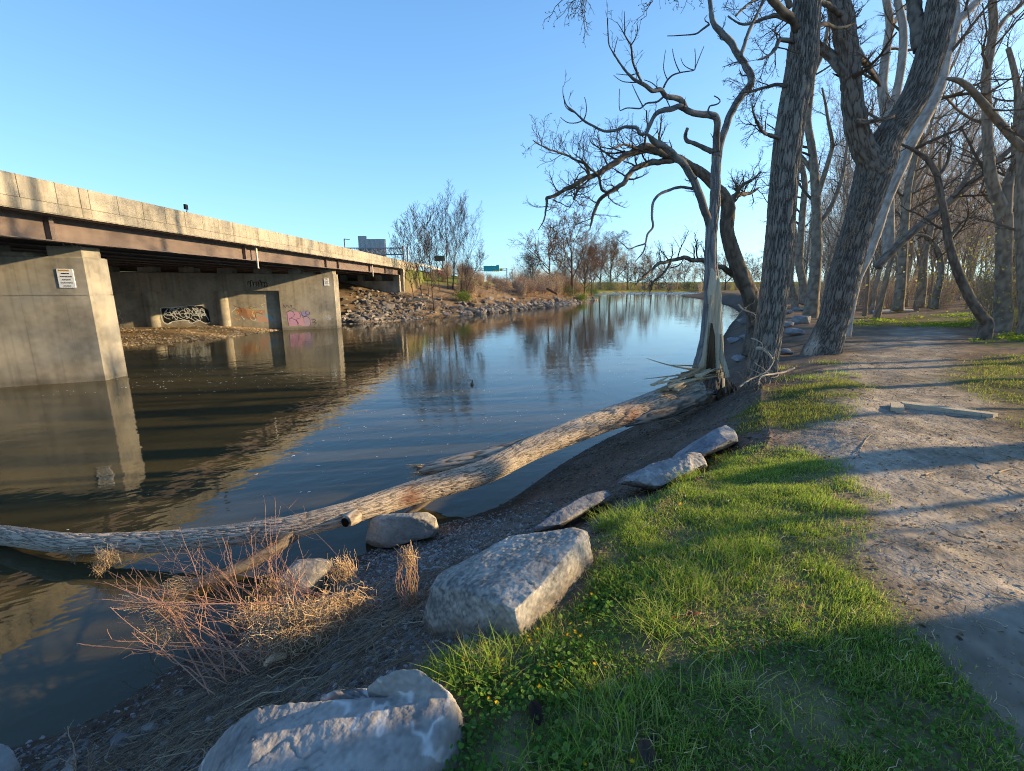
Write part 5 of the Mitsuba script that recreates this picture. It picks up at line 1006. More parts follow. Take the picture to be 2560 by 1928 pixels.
# wood chips, bits and pebbles trodden into the path
p = uni(42000, 1.4, 9, .2, 10); pd = shapely.distance(shapely.points(p[:, 0], p[:, 1]), path_line); p = p[(rng.random(len(p)) < np.where(pd < 1.5, .9, .25) * np.clip(5 / p[:, 1], .15, 1)) & shapely.contains_xy(upland, p[:, 0], p[:, 1])]
scatter_stones('path_grit', 'grit and chips trodden into the dirt path', 'grit', p, .002, .009, 4, [(.28, .23, .17), (.24, .19, .14), (.22, .175, .13), (.36, .30, .23)], sink=.1, flat_=.4, power=2.2)

# ------------------------------------------------------------------ grass, leaves, straw
def blades(acc, xy, h, w, rng, cols, lean=.55, bend=.6, bias=(0, 0), z=None, segs=3, tip=None):
    n = len(xy); z = terrain(xy[:, 0], xy[:, 1]) if z is None else z
    th = rng.uniform(0, 2 * math.pi, n); dirv = np.stack([np.cos(th), np.sin(th)], 1) * (lean * rng.random(n) ** .7)[:, None] + np.asarray(bias)
    side = np.stack([-np.sin(th), np.cos(th)], 1)
    s = np.linspace(0, 1, segs + 1)
    root = np.concatenate([xy, z[:, None] - .006], 1)
    hor = (dirv[:, None, :] * (s[None, :, None] * .45 + bend * s[None, :, None] ** 2)) * h[:, None, None]
    up_ = h[:, None] * (s[None] - .22 * bend * s[None] ** 2 * np.hypot(*dirv.T)[:, None])
    C = np.concatenate([root[:, None, :2] + hor, root[:, None, 2:] + up_[..., None]], 2)
    hw = w[:, None] * (1 - s[None] ** 1.8) * .5 + .0002
    S3 = np.concatenate([side, np.zeros((n, 1))], 1)
    V = np.stack([C - S3[:, None] * hw[..., None], C + S3[:, None] * hw[..., None]], 2)      # n, segs+1, 2, 3
    V = np.concatenate([V[:, :-1].reshape(n, -1, 3), C[:, -1:]], 1); m = 2 * segs + 1
    F = []
    for k in range(segs - 1): F += [[2 * k, 2 * k + 1, 2 * k + 3], [2 * k, 2 * k + 3, 2 * k + 2]]
    F.append([2 * segs - 2, 2 * segs - 1, 2 * segs])
    F = (np.array(F)[None] + (np.arange(n) * m)[:, None, None]).reshape(-1, 3)
    base = np.asarray(cols)[rng.integers(len(cols), size=n)] * rng.uniform(.75, 1.25, (n, 1))
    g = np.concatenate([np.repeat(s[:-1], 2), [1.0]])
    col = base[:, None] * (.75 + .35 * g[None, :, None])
    acc.add(V.reshape(-1, 3), F, col.reshape(-1, 3))
GREEN = [(.27, .41, .06), (.22, .36, .06), (.33, .43, .08), (.18, .32, .065), (.41, .46, .13), (.32, .43, .065), (.46, .44, .18), (.26, .42, .06)]
def in_poly(poly, n, seed, soft=.2):
    r2 = np.random.default_rng(seed); x0, y0, x1, y1 = poly.bounds; p = np.stack([r2.uniform(x0 - soft, x1 + soft, n), r2.uniform(y0 - soft, y1 + soft, n)], 1)
    return p[r2.random(len(p)) < zone(poly, p[:, 0], p[:, 1], soft, 17)], r2
a = Acc()
p, rng = in_poly(GRASS_NEAR, 330000, 71, .22)
cl = n2(p[:, 0], p[:, 1], 3.2, 41, 3); cl2 = n2(p[:, 0], p[:, 1], 1.1, 43, 2)
keep = rng.random(len(p)) < np.clip((cl - .27) * 2.8, .3, 1) * np.clip((cl2 - .22) * 5 + (p[:, 1] < 2.0) * .5, .5, 1) * np.clip(3.4 / np.maximum(1.2, p[:, 1]), .45, 1) * .95
p, cl, cl2 = p[keep], cl[keep], cl2[keep]
h = (.016 + .046 * np.clip(cl * 1.5 - .2, 0, 1) ** 1.5 * rng.uniform(.5, 1.4, len(p)) + .02 * cl2)
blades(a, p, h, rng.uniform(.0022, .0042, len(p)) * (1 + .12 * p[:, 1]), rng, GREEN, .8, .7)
# taller tufts
for (tx, ty, n, hh, rr) in ((.85, 3.75, 260, .20, .13), (1.0, 3.55, 180, .18, .12), (1.75, 4.55, 320, .17, .17), (1.95, 4.75, 200, .14, .14), (.75, 2.15, 320, .13, .17), (1.05, 2.45, 420, .13, .22), (1.45, 2.75, 420, .13, .25), (-.1, 1.98, 130, .17, .14), (-.3, 1.98, 90, .15, .12), (.45, 1.55, 300, .13, .22), (.95, 1.65, 260, .11, .22), (2.55, 5.25, 260, .12, .22), (.15, 1.35, 220, .12, .18), (1.5, 2.05, 240, .10, .22), (1.6, 3.3, 260, .11, .25), (.62, 2.6, 200, .12, .15)):
    q = np.array([tx, ty]) + rng.normal(size=(n, 2)) * rr * .5
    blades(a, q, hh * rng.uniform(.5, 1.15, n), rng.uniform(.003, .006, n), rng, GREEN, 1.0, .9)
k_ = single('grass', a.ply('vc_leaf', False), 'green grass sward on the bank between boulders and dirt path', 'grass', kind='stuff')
a = Acc()
for poly, n, seed, hh, ww in ((GRASS_FAR, 42000, 72, .07, .006), (GRASS_RIGHT, 120000, 73, .06, .009)):
    p, rng = in_poly(poly, n, seed, .35); cl = n2(p[:, 0], p[:, 1], 1.6, 51, 3); p = p[rng.random(len(p)) < np.clip((cl - .35) * 4, 0, 1)]
    blades(a, p, hh * rng.uniform(.4, 1.3, len(p)), np.full(len(p), ww), rng, [(.25, .31, .06), (.19, .27, .05), (.36, .33, .13)], .9, .7, segs=2)
for (tx, ty) in ((5.9, 8.9), (6.6, 9.1), (5.65, 9.25), (7.2, 10.4), (6.2, 10.6)):
    q = np.array([tx, ty]) + rng.normal(size=(140, 2)) * .16; blades(a, q, .10 * rng.uniform(.5, 1.2, 140), np.full(140, .008), rng, GREEN, .9, .7, segs=2)
single('grass', a.ply('vc_leaf', False), 'patchy grass around the far part of the dirt path', 'grass', kind='stuff')
def leaves(acc, xy, hgt, size, rng, cols, tiltm=.5, z=None):
    n = len(xy); z = (terrain(xy[:, 0], xy[:, 1]) if z is None else z) + hgt
    th = np.linspace(0, 2 * math.pi, 8, endpoint=False); rad = 1 - .25 * np.cos(th) ** 8 * (np.cos(th) > 0) * 1.6
    ring = np.stack([np.cos(th) * rad, np.sin(th) * rad * .92, .18 * np.abs(np.sin(th))], 1); ring = np.vstack([ring, [[.15, 0, 0]]])
    az = rng.uniform(0, 6.28, n); tx, ty = rng.normal(size=n) * tiltm, rng.normal(size=n) * tiltm
    up_ = np.stack([tx, ty, np.ones(n)], 1); up_ /= np.linalg.norm(up_, axis=1, keepdims=True)
    e1 = np.stack([np.cos(az), np.sin(az), np.zeros(n)], 1); e1 -= up_ * (e1 * up_).sum(1, keepdims=True); e1 /= np.linalg.norm(e1, axis=1, keepdims=True); e2 = np.cross(up_, e1)
    V = np.stack([xy[:, 0], xy[:, 1], z], 1)[:, None] + size[:, None, None] * (ring[None, :, :1] * e1[:, None] + ring[None, :, 1:2] * e2[:, None] + ring[None, :, 2:] * up_[:, None])
    i = np.arange(8); F = (np.stack([np.full(8, 8), i, (i + 1) % 8], 1)[None] + (np.arange(n) * 9)[:, None, None]).reshape(-1, 3)
    acc.add(V.reshape(-1, 3), F, np.repeat(np.asarray(cols)[rng.integers(len(cols), size=n)] * rng.uniform(.7, 1.25, (n, 1)), 9, 0))
WEED = Polygon([(-.42, 1.15), (-.22, 1.62), (-.30, 1.98), (.0, 1.92), (.18, 2.15), (.42, 2.5), (.62, 2.85), (.80, 2.75), (.55, 2.25), (.38, 1.95), (.30, 1.55), (.12, 1.2), (-.05, .9)])
a = Acc(); p, rng = in_poly(WEED, 15000, 81, .12)
cl = n2(p[:, 0], p[:, 1], 5, 44, 2); p = p[rng.random(len(p)) < np.clip((cl - .25) * 3, .1, 1)]
leaves(a, p, rng.uniform(.012, .07, len(p)), rng.uniform(.007, .016, len(p)), rng, [(.10, .22, .04), (.14, .27, .05), (.09, .18, .05), (.20, .30, .08)])
p = np.vstack([np.stack([rng.uniform(-.3, 2.6, 5000), rng.uniform(1.2, 5.0, 5000)], 1), np.stack([rng.uniform(-.3, 2.2, 9000), rng.uniform(1.0, 2.1, 9000)], 1)]); p = p[shapely.contains_xy(GRASS_NEAR, p[:, 0], p[:, 1])]
cl = n2(p[:, 0], p[:, 1], 2.6, 47, 2); p = p[cl > .47]; leaves(a, p, rng.uniform(.008, .03, len(p)), rng.uniform(.005, .011, len(p)), rng, [(.11, .22, .04), (.16, .26, .07)])
single('leafy_weeds', a.ply('vc_leaf', False), 'low round-leaved weeds crowding the foot of the boulders', 'weeds', kind='stuff')
a = Acc(); 
for poly, n, seed in ((CARPET_A, 30000, 83), (CARPET_B, 26000, 84)):
    p, rng = in_poly(poly, n, seed, .8); cl = n2(p[:, 0], p[:, 1], .8, 45, 3); p = p[cl > .53]
    leaves(a, p, rng.uniform(.02, .10, len(p)), rng.uniform(.02, .045, len(p)), rng, [(.24, .36, .04), (.19, .31, .04), (.30, .37, .05)], .7)
single('ground_cover', a.ply('vc_leaf', False), 'bright yellow-green ground cover on the floor of the woods', 'ground cover', kind='stuff')
# yellow flowers, each with its stalk
rng = np.random.default_rng(85); fl_px = [(1212, 1607), (1302, 1573), (1382, 1522), (1470, 1556), (1438, 1580), (1452, 1590), (1345, 1572), (1418, 1587), (1380, 1668), (1400, 1668), (1370, 1700), (1347, 1720), (1205, 1735), (1222, 1745), (1240, 1755), (1160, 1650), (1168, 1650), (1335, 1836), (1580, 1903), (1463, 1911), (1258, 1650), (1410, 1655), (1487, 1660), (1515, 1668), (1600, 1395), (1630, 1450), (1480, 1487), (1455, 1525), (1345, 1605), (1325, 1600), (1352, 1665), (1278, 1710), (1135, 1785), (1320, 1590), (1425, 1560), (1990, 1467), (1760, 1235), (1700, 1260), (1820, 1270), (1770, 1200)]
for x, y in fl_px:
    P0 = on_z(x, y, 1.85); g0 = ground_z(P0[0], P0[1]); P0 = on_z(x, y, g0 + .055); f = thing('yellow_flower', 'small yellow flower standing among the grass and weeds on the bank', 'flower', 'yellow flowers on the bank')
    a = Acc(); th = np.arange(9) * 2 * math.pi / 9; s = rng.uniform(.008, .013); rr_ = s * np.where(np.arange(18) % 2, 1, .45); t2 = np.arange(18) * 2 * math.pi / 18; tilt = rng.normal(size=2) * .4
    ring = np.stack([rr_ * np.cos(t2), rr_ * np.sin(t2), .25 * rr_ + rr_ * (np.cos(t2) * tilt[0] + np.sin(t2) * tilt[1])], 1) + P0; a.add(np.vstack([ring, P0[None]]), np.stack([np.arange(18), (np.arange(18) + 1) % 18, np.full(18, 18)], 1), (.80, .50, .02)); part(f, 'petals', a.ply('vc_leaf', False))
    st_ = np.array([P0 + (rng.normal() * .01, rng.normal() * .01, -.06), P0 + (0, 0, -.03), P0 - (0, 0, .002)]); a = Acc(); twigs(a, st_[None], np.array([[.0012, .001, .001]]), 4, rng, (.10, .15, .04)); part(f, 'stalk', a.ply('vc', False))
# fallen leaves
for x, y, s, col, lab in ((1732, 1540, .035, (.22, .10, .07), 'curled brown leaf standing in the sunlit grass'), (1692, 1548, .022, (.26, .10, .05), 'small reddish leaf beside the curled brown one'), (1618, 1893, .05, (.12, .085, .075), 'broad dull leaf lying in the shaded grass near the bottom edge'), (1675, 1418, .04, (.14, .15, .09), 'olive leaf flat in the grass above the granite block'), (1745, 1200, .03, (.25, .14, .09), 'brown leaf near the knobbly boulder'), (1545, 1745, .03, (.10, .11, .08), 'grey-green leaf in the shaded grass'), (1340, 1790, .05, (.06, .045, .04), 'dark dead leaf among the shaded weeds'), (1625, 1860, .03, (.05, .045, .05), 'dark leaf above the broad dull one'), (2015, 1520, .028, (.30, .22, .12), 'tan curled leaf at the edge between grass and path')):
    P0 = on_z(x, y, 1.88); z = ground_z(P0[0], P0[1]); P0 = on_z(x, y, z + .03); a = Acc(); t2 = np.linspace(-1, 1, 7); u = np.linspace(-1, 1, 5); U, V_ = np.meshgrid(t2, u); wv_ = np.sqrt(1 - U ** 2 * .96) * .6
    az = x * .7; lx, ly = U * s, V_ * wv_ * s; lz = .35 * s * (V_ ** 2 + .5 * U ** 2) + .2 * s * U
    vv = np.stack([P0[0] + lx * math.cos(az) - ly * math.sin(az), P0[1] + lx * math.sin(az) + ly * math.cos(az), P0[2] + lz], -1).reshape(-1, 3); ii = (np.arange(4)[:, None] * 7 + np.arange(6)[None]).ravel()
    single('fallen_leaf', vply(vv, np.vstack([np.stack([ii, ii + 1, ii + 8], 1), np.stack([ii, ii + 8, ii + 7], 1)]), np.array(col), 'vc_leaf', True), lab, 'leaf')
# straw and flood litter over the mud slope
rng = np.random.default_rng(90)
def straws(acc, n, cx, cy, sx, sy, L, rng, cols, dirb=None, hz=.02, rad=(.0010, .0026), mask=True):
    p = np.array([cx, cy]) + rng.normal(size=(n, 2)) * (sx, sy)
    if mask: p = p[~shapely.contains_xy(upland, p[:, 0], p[:, 1]) & ~shapely.contains_xy(river_poly, p[:, 0], p[:, 1])]
    n = len(p); th = rng.uniform(0, math.pi, n) if dirb is None else dirb + rng.normal(size=n) * .75; ln = L * rng.uniform(.3, 1.3, n); K = 5; s = np.linspace(-.5, .5, K)
    q = p[:, None] + (np.stack([np.cos(th), np.sin(th)], 1)[:, None] * s[None, :, None] + .08 * rng.normal(size=(n, K, 2))) * ln[:, None, None] * .9
    z = terrain(q[..., 0], q[..., 1]) + rng.uniform(.002, hz, (n, 1)) + .015 * np.abs(rng.normal(size=(n, K)))
    P = np.concatenate([q, z[..., None]], 2); R = rng.uniform(*rad, (n, 1)) * np.linspace(1, .5, K)
    v, f = tubes(P, R, 3); c = np.asarray(cols)[rng.integers(len(cols), size=n)] * rng.uniform(.6, 1.2, (n, 1)); acc.add(v, f, np.repeat(c, K * 3, 0))
STR = [(.27, .20, .13), (.20, .145, .10), (.34, .26, .17), (.13, .09, .065)]
a = Acc(); straws(a, 1500, -1.45, 3.1, .65, .75, .34, rng, STR, 0.75, .05); straws(a, 1500, -2.2, 2.6, .6, .55, .4, rng, STR, .7, .03); straws(a, 700, -.6, 3.3, .35, .5, .22, rng, STR, None, .03); straws(a, 900, .9, 6.0, 1.3, 1.5, .18, rng, STR, .75, .015); straws(a, 500, 2.4, 8.0, 1.0, 1.3, .2, rng, STR, .6, .015); straws(a, 160, -1.6, 3.2, .6, .6, .95, rng, [(.40, .32, .22), (.33, .24, .16)], .72, .06, (.002, .004))
single('straw', a.ply('vc', False), 'flattened flood-washed straw and stems over the muddy slope', 'straw', kind='stuff')
a = Acc(); straws(a, 1500, 3.6, 3.6, 1.5, 2.2, .10, rng, [(.33, .26, .18), (.20, .15, .10), (.45, .36, .25)], None, .006, (.0012, .003), False); straws(a, 800, 8, 9, 3, 3, .3, rng, [(.30, .23, .16), (.16, .12, .09)], None, .02, (.002, .005), False); straws(a, 700, 3.2, 8.2, 1.2, 1.4, .22, rng, STR, None, .01, (.0015, .003), False)
straws(a, 1600, 1.3, 2.8, .8, 1.2, .09, rng, [(.44, .36, .22), (.30, .22, .13), (.52, .44, .3)], None, .05, (.0009, .0022), False)
single('twig_litter', a.ply('vc', False), 'small twigs and stalks strewn over the dirt path', 'litter', kind='stuff')
for i, (pts, z, r, lab) in enumerate((([(2495, 1182), (2515, 1175), (2531, 1172)], 1.89, .009, 'pale stick on the right side of the path'), ([(2485, 1185), (2497, 1200), (2520, 1205)], 1.89, .006, 'curved stick below the pale one on the right of the path'), ([(2520, 1220), (2545, 1233), (2562, 1240)], 1.89, .006, 'straight stick running out of the frame at right'), ([(2150, 1130), (2165, 1100), (2180, 1085)], 1.89, .004, 'thin stalk on the path near the grass edge'), ([(1500, 1850), (1535, 1868), (1570, 1880)], 1.87, .004, 'bleached stalk in the shaded grass near the bottom edge'), ([(1672, 1030), (1690, 1050), (1701, 1055)], 1.45, .008, 'straight pale stick on the mud below the log'), ([(2312, 1187), (2325, 1183), (2337, 1180)], 1.89, .010, 'short wood chip in the middle of the path'))):
    P = np.array([on_z(x, y, ground_z(*on_z(x, y, z)[:2]) + .012) for x, y in pts]); a = Acc(); wood(a, P, np.linspace(r, r * .6, len(P)), 8, 0, i, (.30, .24, .17), (.5, .41, .3), .02, 20, .1); single('stick', a.ply(), lab, 'stick')
# boards edging the path
def board(pts, z, th, lab, col):
    b = [on_z(x, y, z) for x, y in pts]; z = float(np.mean([ground_z(p[0], p[1]) for p in b])) + th * .72; b = [on_z(x, y, z) for x, y in pts]; v, f = prism([(p[0], p[1]) for p in b], z - th, z); single('timber_board', vply(*flat(v, f, np.array(col)), 'vc', False), lab, 'board')
board([(2226, 1004), (2257, 1005), (2262, 1022), (2228, 1018)], 1.945, .09, 'short end board standing at the left end of the long path board', (.42, .37, .29))
board([(2252, 1003), (2275, 1004), (2496, 1033), (2484, 1036), (2258, 1008)], 1.935, .08, 'long weathered timber board edging the path', (.42, .38, .30))

a = Acc(); q = np.stack([rng.uniform(1.2, 9, 5200), rng.uniform(1.0, 11, 5200)], 1); q = q[shapely.contains_xy(upland, q[:, 0], q[:, 1]) & (rng.random(len(q)) < .25 + .75 * np.clip((n2(q[:, 0], q[:, 1], 1.3, 88, 2) - .42) * 6, 0, 1))]
leaves(a, q, rng.uniform(.001, .008, len(q)), rng.uniform(.005, .017, len(q)), rng, [(.20, .14, .09), (.30, .22, .14), (.13, .095, .065), (.40, .31, .2), (.24, .19, .14)], .35)
q = np.stack([rng.uniform(-3.4, 5.0, 5200), rng.uniform(1.9, 11, 5200)], 1); q = q[~shapely.contains_xy(upland, q[:, 0], q[:, 1]) & ~shapely.contains_xy(river_poly, q[:, 0], q[:, 1])]
leaves(a, q, rng.uniform(.001, .01, len(q)), rng.uniform(.006, .018, len(q)), rng, [(.16, .11, .075), (.24, .17, .11), (.11, .08, .06), (.32, .25, .17)], .5)
single('leaf_litter', a.ply('vc_leaf', False), 'scraps of brown dead leaves trodden into the path and the mud', 'leaf litter', kind='stuff')
# the reddish dead shrub with flood straw caught in it
sh = thing('dead_shrub', 'reddish leafless shrub leaning over the water with clumps of flood straw caught in it', 'shrub')
rng = np.random.default_rng(95); a = Acc()
roots = [(-1.75, 3.35), (-1.95, 3.2), (-1.55, 3.5), (-1.9, 3.55), (-2.1, 3.35), (-1.35, 3.7), (-2.25, 3.1)]
tips_px = [(236, 1456), (250, 1500), (285, 1455), (245, 1595), (290, 1560), (318, 1432), (345, 1427), (385, 1410), (412, 1380), (300, 1390), (470, 1375), (448, 1352), (495, 1345), (540, 1345), (592, 1340), (620, 1355), (560, 1500), (305, 1375), (350, 1490), (420, 1395), (275, 1520), (610, 1330), (660, 1240), (690, 1255), (700, 1320), (655, 1330), (735, 1340), (330, 1580), (360, 1605), (400, 1500), (480, 1480), (250, 1475), (295, 1600), (380, 1440), (520, 1400), (640, 1380), (760, 1430), (340, 1460), (430, 1440), (270, 1425)]
hp, hr = [], []
for i, (x, y) in enumerate(tips_px):
    for rep in range(2 if i < 28 else 1):
        rt = np.array(roots[rng.integers(len(roots))]) + rng.normal(size=2) * .10; B = np.array([*rt, ground_z(*rt)])
        # the tip hangs over the water at a height of its own
        tz = rng.uniform(.45, 1.0); Tp = on_z(x + rng.normal() * (0 if rep == 0 else 22), y + rng.normal() * (0 if rep == 0 else 18), tz)
        s = np.linspace(0, 1, 9)[:, None]; mid = (B + Tp) / 2 + np.array([rng.normal() * .05, rng.normal() * .05, rng.uniform(-.02, .16)])
        q = (1 - s) ** 2 * B + 2 * s * (1 - s) * mid + s ** 2 * Tp + rng.normal(size=(9, 3)) * .006; hp.append(q); hr.append(np.linspace(.0050, .0022, 9))
hp, hr = np.array(hp), np.array(hr)
RED = np.array([.42, .235, .16]); twigs(a, hp, hr, 5, rng, RED)
g1, r1 = grow(rng, hp, hr, 5, .3, 1, (20, 50), .16, 5, .15, .05, .6, .0014); twigs(a, g1, r1, 3, rng, RED * .95)
part(sh, 'stems', a.ply('vc', False))
def clump(parent, name, c, R, n, cols, rng, L=.14, ax=(0, 0, -1), spread=.6, rad=(.0009, .0022)):
    a = Acc(); c = np.asarray(c, float); p = c + rng.normal(size=(n, 3)) * R; d = np.asarray(ax, float) + rng.normal(size=(n, 3)) * spread; d /= np.linalg.norm(d, axis=1, keepdims=True); K = 5; s = np.linspace(-.5, .5, K)
    q = p[:, None] + d[:, None] * s[None, :, None] * (L * rng.uniform(.4, 1.3, n))[:, None, None] + rng.normal(size=(n, K, 3)) * .008
    v, f = tubes(q, rng.uniform(*rad, (n, 1)) * np.linspace(1, .6, K), 3); a.add(v, f, np.repeat(np.asarray(cols)[rng.integers(len(cols), size=n)] * rng.uniform(.6, 1.2, (n, 1)), K * 3, 0)); tag(part(parent, name, a.ply('vc', False)), kind='stuff')
CL = [(.54, .40, .25), (.44, .31, .19), (.62, .48, .31), (.28, .19, .12)]
for (x, y, z, R, n, L, ax) in ((437, 1470, .62, .035, 150, .13, (1, .2, 0)), (425, 1525, .55, .045, 190, .16, (1, .3, .1)), (335, 1508, .55, .03, 80, .13, (1, .1, 0)), (430, 1600, .50, .035, 110, .12, (1, -.5, -.2)), (378, 1590, .48, .03, 70, .11, (1, 0, .1)), (690, 1480, .62, .05, 160, .16, (0, 0, -1)), (860, 1560 - 130, .75, .04, 130, .2, (.2, 0, -1)), (770, 1560, .7, .06, 180, .16, (-.3, 0, -1)), (840, 1520, .7, .05, 150, .16, (-.2, .1, -1)), (640, 1535, .7, .045, 120, .14, (0, 0, -1))):
    clump(sh, 'straw_clump', on_z(x, y, z), np.array([R * 1.8, R * 1.4, R * 1.2]), int(n * 1.7), CL, rng, L, ax, .35)
clump(sh, 'root_tangle', (-1.70, 3.20, ground_z(-1.70, 3.20) + .22), np.array([.15, .11, .07]), 1500, CL, rng, .16, (.5, .3, -.3), .9, (.0012, .003))
clump(sh, 'straw_mat', (-1.45, 3.55, ground_z(-1.45, 3.55) + .12), np.array([.12, .11, .05]), 380, CL, rng, .18, (.4, .2, -.6), .8, (.0012, .003))
a = Acc(); wood(a, np.array([(-1.86, 2.98, ground_z(-1.86, 2.98) + .12), (-1.8, 3.0, ground_z(-1.8, 3.0) + .15), (-1.72, 3.03, ground_z(-1.72, 3.03) + .13)]), np.array([.02, .03, .02]), 12, .003, 4, (.35, .24, .15), (.55, .4, .27), .01, 30, .2); part(sh, 'root_knob', a.ply())
fs = thing('flood_straw', 'tuft of pale flood straw hanging from the underside of the fallen log', 'straw tuft')
for (x, y, z, R, n) in ((272, 1395, .22, .05, 260), (185, 1388, .15, .025, 70), (250, 1420, .12, .03, 80)): clump(fs, 'straw_clump', on_z(x, y, z), np.array([R * 1.3, R, R]), n, CL, rng, .15, (.1, 0, -1), .5)
ts = thing('dead_stalks', 'drooping pair of dead reddish stalks left of the granite block', 'dead plant'); a = Acc()
for k in range(26):
    B = on_z(1025 + rng.normal() * 14, 1500 + rng.normal() * 8, 1.05); B[2] = ground_z(B[0], B[1]); Tp = on_z(1018 + rng.normal() * 16, 1385 + rng.normal() * 10, 1.5); s = np.linspace(0, 1, 8)[:, None]; q = B + (Tp - B) * s + np.array([.05 * rng.normal(), .05 * rng.normal(), 0]) * np.sin(s * 3.1) + rng.normal(size=(8, 3)) * .006
    twigs(a, q[None], np.linspace(.003, .0015, 8)[None], 4, rng, RED if k % 2 else (.3, .22, .14))
part(ts, 'stems', a.ply('vc', False)); clump(ts, 'straw_clump', on_z(1022, 1395, 1.48), np.array([.03, .02, .03]), 90, CL, rng, .14, (0, 0, -1), .4)
ws = thing('dead_weed', 'pale branching dead weed stalk at the bottom left edge', 'dead plant'); a = Acc()
for (x0, y0, x1, y1) in ((195, 1990, 176, 1815), (205, 1990, 240, 1860), (180, 1950, 172, 1880)):
    P0, P1_ = on_z(x0, y0, .55), on_z(x1, y1, 1.0); q = P0 + (P1_ - P0) * np.linspace(0, 1, 9)[:, None] + rng.normal(size=(9, 3)) * .008; twigs(a, q[None], np.linspace(.0055, .002, 9)[None], 5, rng, (.42, .32, .24)); g1, r1 = grow(rng, q[None], np.linspace(.005, .002, 9)[None], 8, .3, 1, (25, 50), .22, 4, .15, .15, .6, .0015); twigs(a, g1, r1, 4, rng, (.42, .32, .24))
part(ws, 'stems', a.ply('vc', False))
# duck, foam
dk = thing('duck', 'small dark duck swimming in the middle of the river', 'duck'); D0 = on_z(1180, 962, 0)
def ell(c, r): m = trimesh.creation.icosphere(subdivisions=3, radius=1); return manifold3d.Manifold.hull_points((np.array(m.vertices) * r + c) * .75)
bd = ell((0, 0, .045), (.085, .15, .07)) + ell((0, .10, .12), (.03, .035, .07)) + ell((0, .13, .19), (.034, .045, .036)) + ell((0, -.16, .07), (.035, .06, .02))
mm = bd.refine_to_length(.02).to_mesh(); t = trimesh.Trimesh(np.array(mm.vert_properties[:, :3]), np.array(mm.tri_verts)); trimesh.smoothing.filter_taubin(t, iterations=6); v = np.array(t.vertices)
v = v / .75; cc = np.where(v[:, 2:] > .10, (.03, .035, .03), (.10, .085, .07)); cc = np.where((np.abs(v[:, 1:2]) < .07) & (v[:, 2:] < .05), (.45, .44, .42), cc); v = v * .75; part(dk, 'body', vply(v + (D0[0], D0[1], 0), np.array(t.faces), cc)); bl = ell((0, .19, .18), (.014, .03, .007)).to_mesh(); part(dk, 'bill', vply(np.array(bl.vert_properties[:, :3]) + (D0[0], D0[1], 0), np.array(bl.tri_verts), (.25, .17, .04)))
rng = np.random.default_rng(97); p = np.stack([rng.uniform(-16, 8, 9000), rng.uniform(4, 30, 9000)], 1); p = p[shapely.contains_xy(river_poly.buffer(-.3), p[:, 0], p[:, 1])]; cl = n2(p[:, 0] * .6 - p[:, 1] * .3, p[:, 1] * .5, .35, 77, 4); p = p[rng.random(len(p)) < np.clip((cl - .52) * 3.2, 0, .35)]
a = Acc(); th = np.arange(7) * 2 * math.pi / 7; n = len(p); s = .006 + .016 * rng.random(n) ** 3; el = rng.uniform(1, 2.4, n); az = rng.uniform(.2, 1.0, n)
rx = np.cos(th)[None] * (s * el)[:, None] * rng.uniform(.7, 1.2, (n, 7)); ry = np.sin(th)[None] * s[:, None] * rng.uniform(.7, 1.2, (n, 7)); V = np.stack([p[:, :1] + rx * np.cos(az)[:, None] - ry * np.sin(az)[:, None], p[:, 1:] + rx * np.sin(az)[:, None] + ry * np.cos(az)[:, None], np.full((n, 7), .004)], 2); V = np.concatenate([V, np.stack([p[:, 0], p[:, 1], np.full(n, .010)], 1)[:, None]], 1)
i = np.arange(7); a.add(V.reshape(-1, 3), (np.stack([i, (i + 1) % 7, np.full(7, 7)], 1)[None] + (np.arange(n) * 8)[:, None, None]).reshape(-1, 3), (.72, .72, .70)); single('foam', a.ply('vc', True), 'small white flecks of foam drifting on the river', 'foam', kind='stuff')
# riffle of white water at the far bend
a = Acc(); p = np.stack([rng.uniform(30, 118, 2600), rng.uniform(190, 330, 2600)], 1); p = p[shapely.contains_xy(river_poly, p[:, 0], p[:, 1]) & (p[:, 1] > 225)]
for x, y in p[:500]:
    w_, l_ = rng.uniform(.6, 2.4), rng.uniform(.3, .9); hh = rng.uniform(.05, .22); a.add(*box((x, y, hh / 2 - .02), (w_, l_, hh)), (.55, .57, .58))
single('white_water', a.ply('vc', False), 'line of white water over the shallows at the far bend', 'rapids', kind='stuff')
# ------------------------------------------------------------------ trees and brush: a few shapes, set out one by one
for i, (seed, kw) in enumerate(((1, dict(h=13, r=.115)), (2, dict(h=15, r=.145, lean=(.10, 0))), (3, dict(h=12, r=.09, lean=(-.12, .05), n1=9)), (4, dict(h=16, r=.17, n1=13, spread=.38)), (5, dict(h=11, r=.085, n1=9, multi=2)), (6, dict(h=14, r=.125, lean=(.05, -.1))))):
    group(f'woods_{i}', *generic_tree(300 + seed, c0=W0, c1=W1, twig=np.array([.50, .42, .335]), n=(7, 6, 5), rmin=.008, crook=.10, **kw))
for i in range(3):
    group(f'broad_{i}', *generic_tree(330 + i, h=14, r=.28, n1=14, t0=.18, spread=.62, up=.10, c0=(.05, .035, .028), c1=(.16, .115, .085), twig=np.array([.20, .13, .09]), n=(8, 6, 5), rmin=.028, multi=1 + (i == 1), crook=.06))
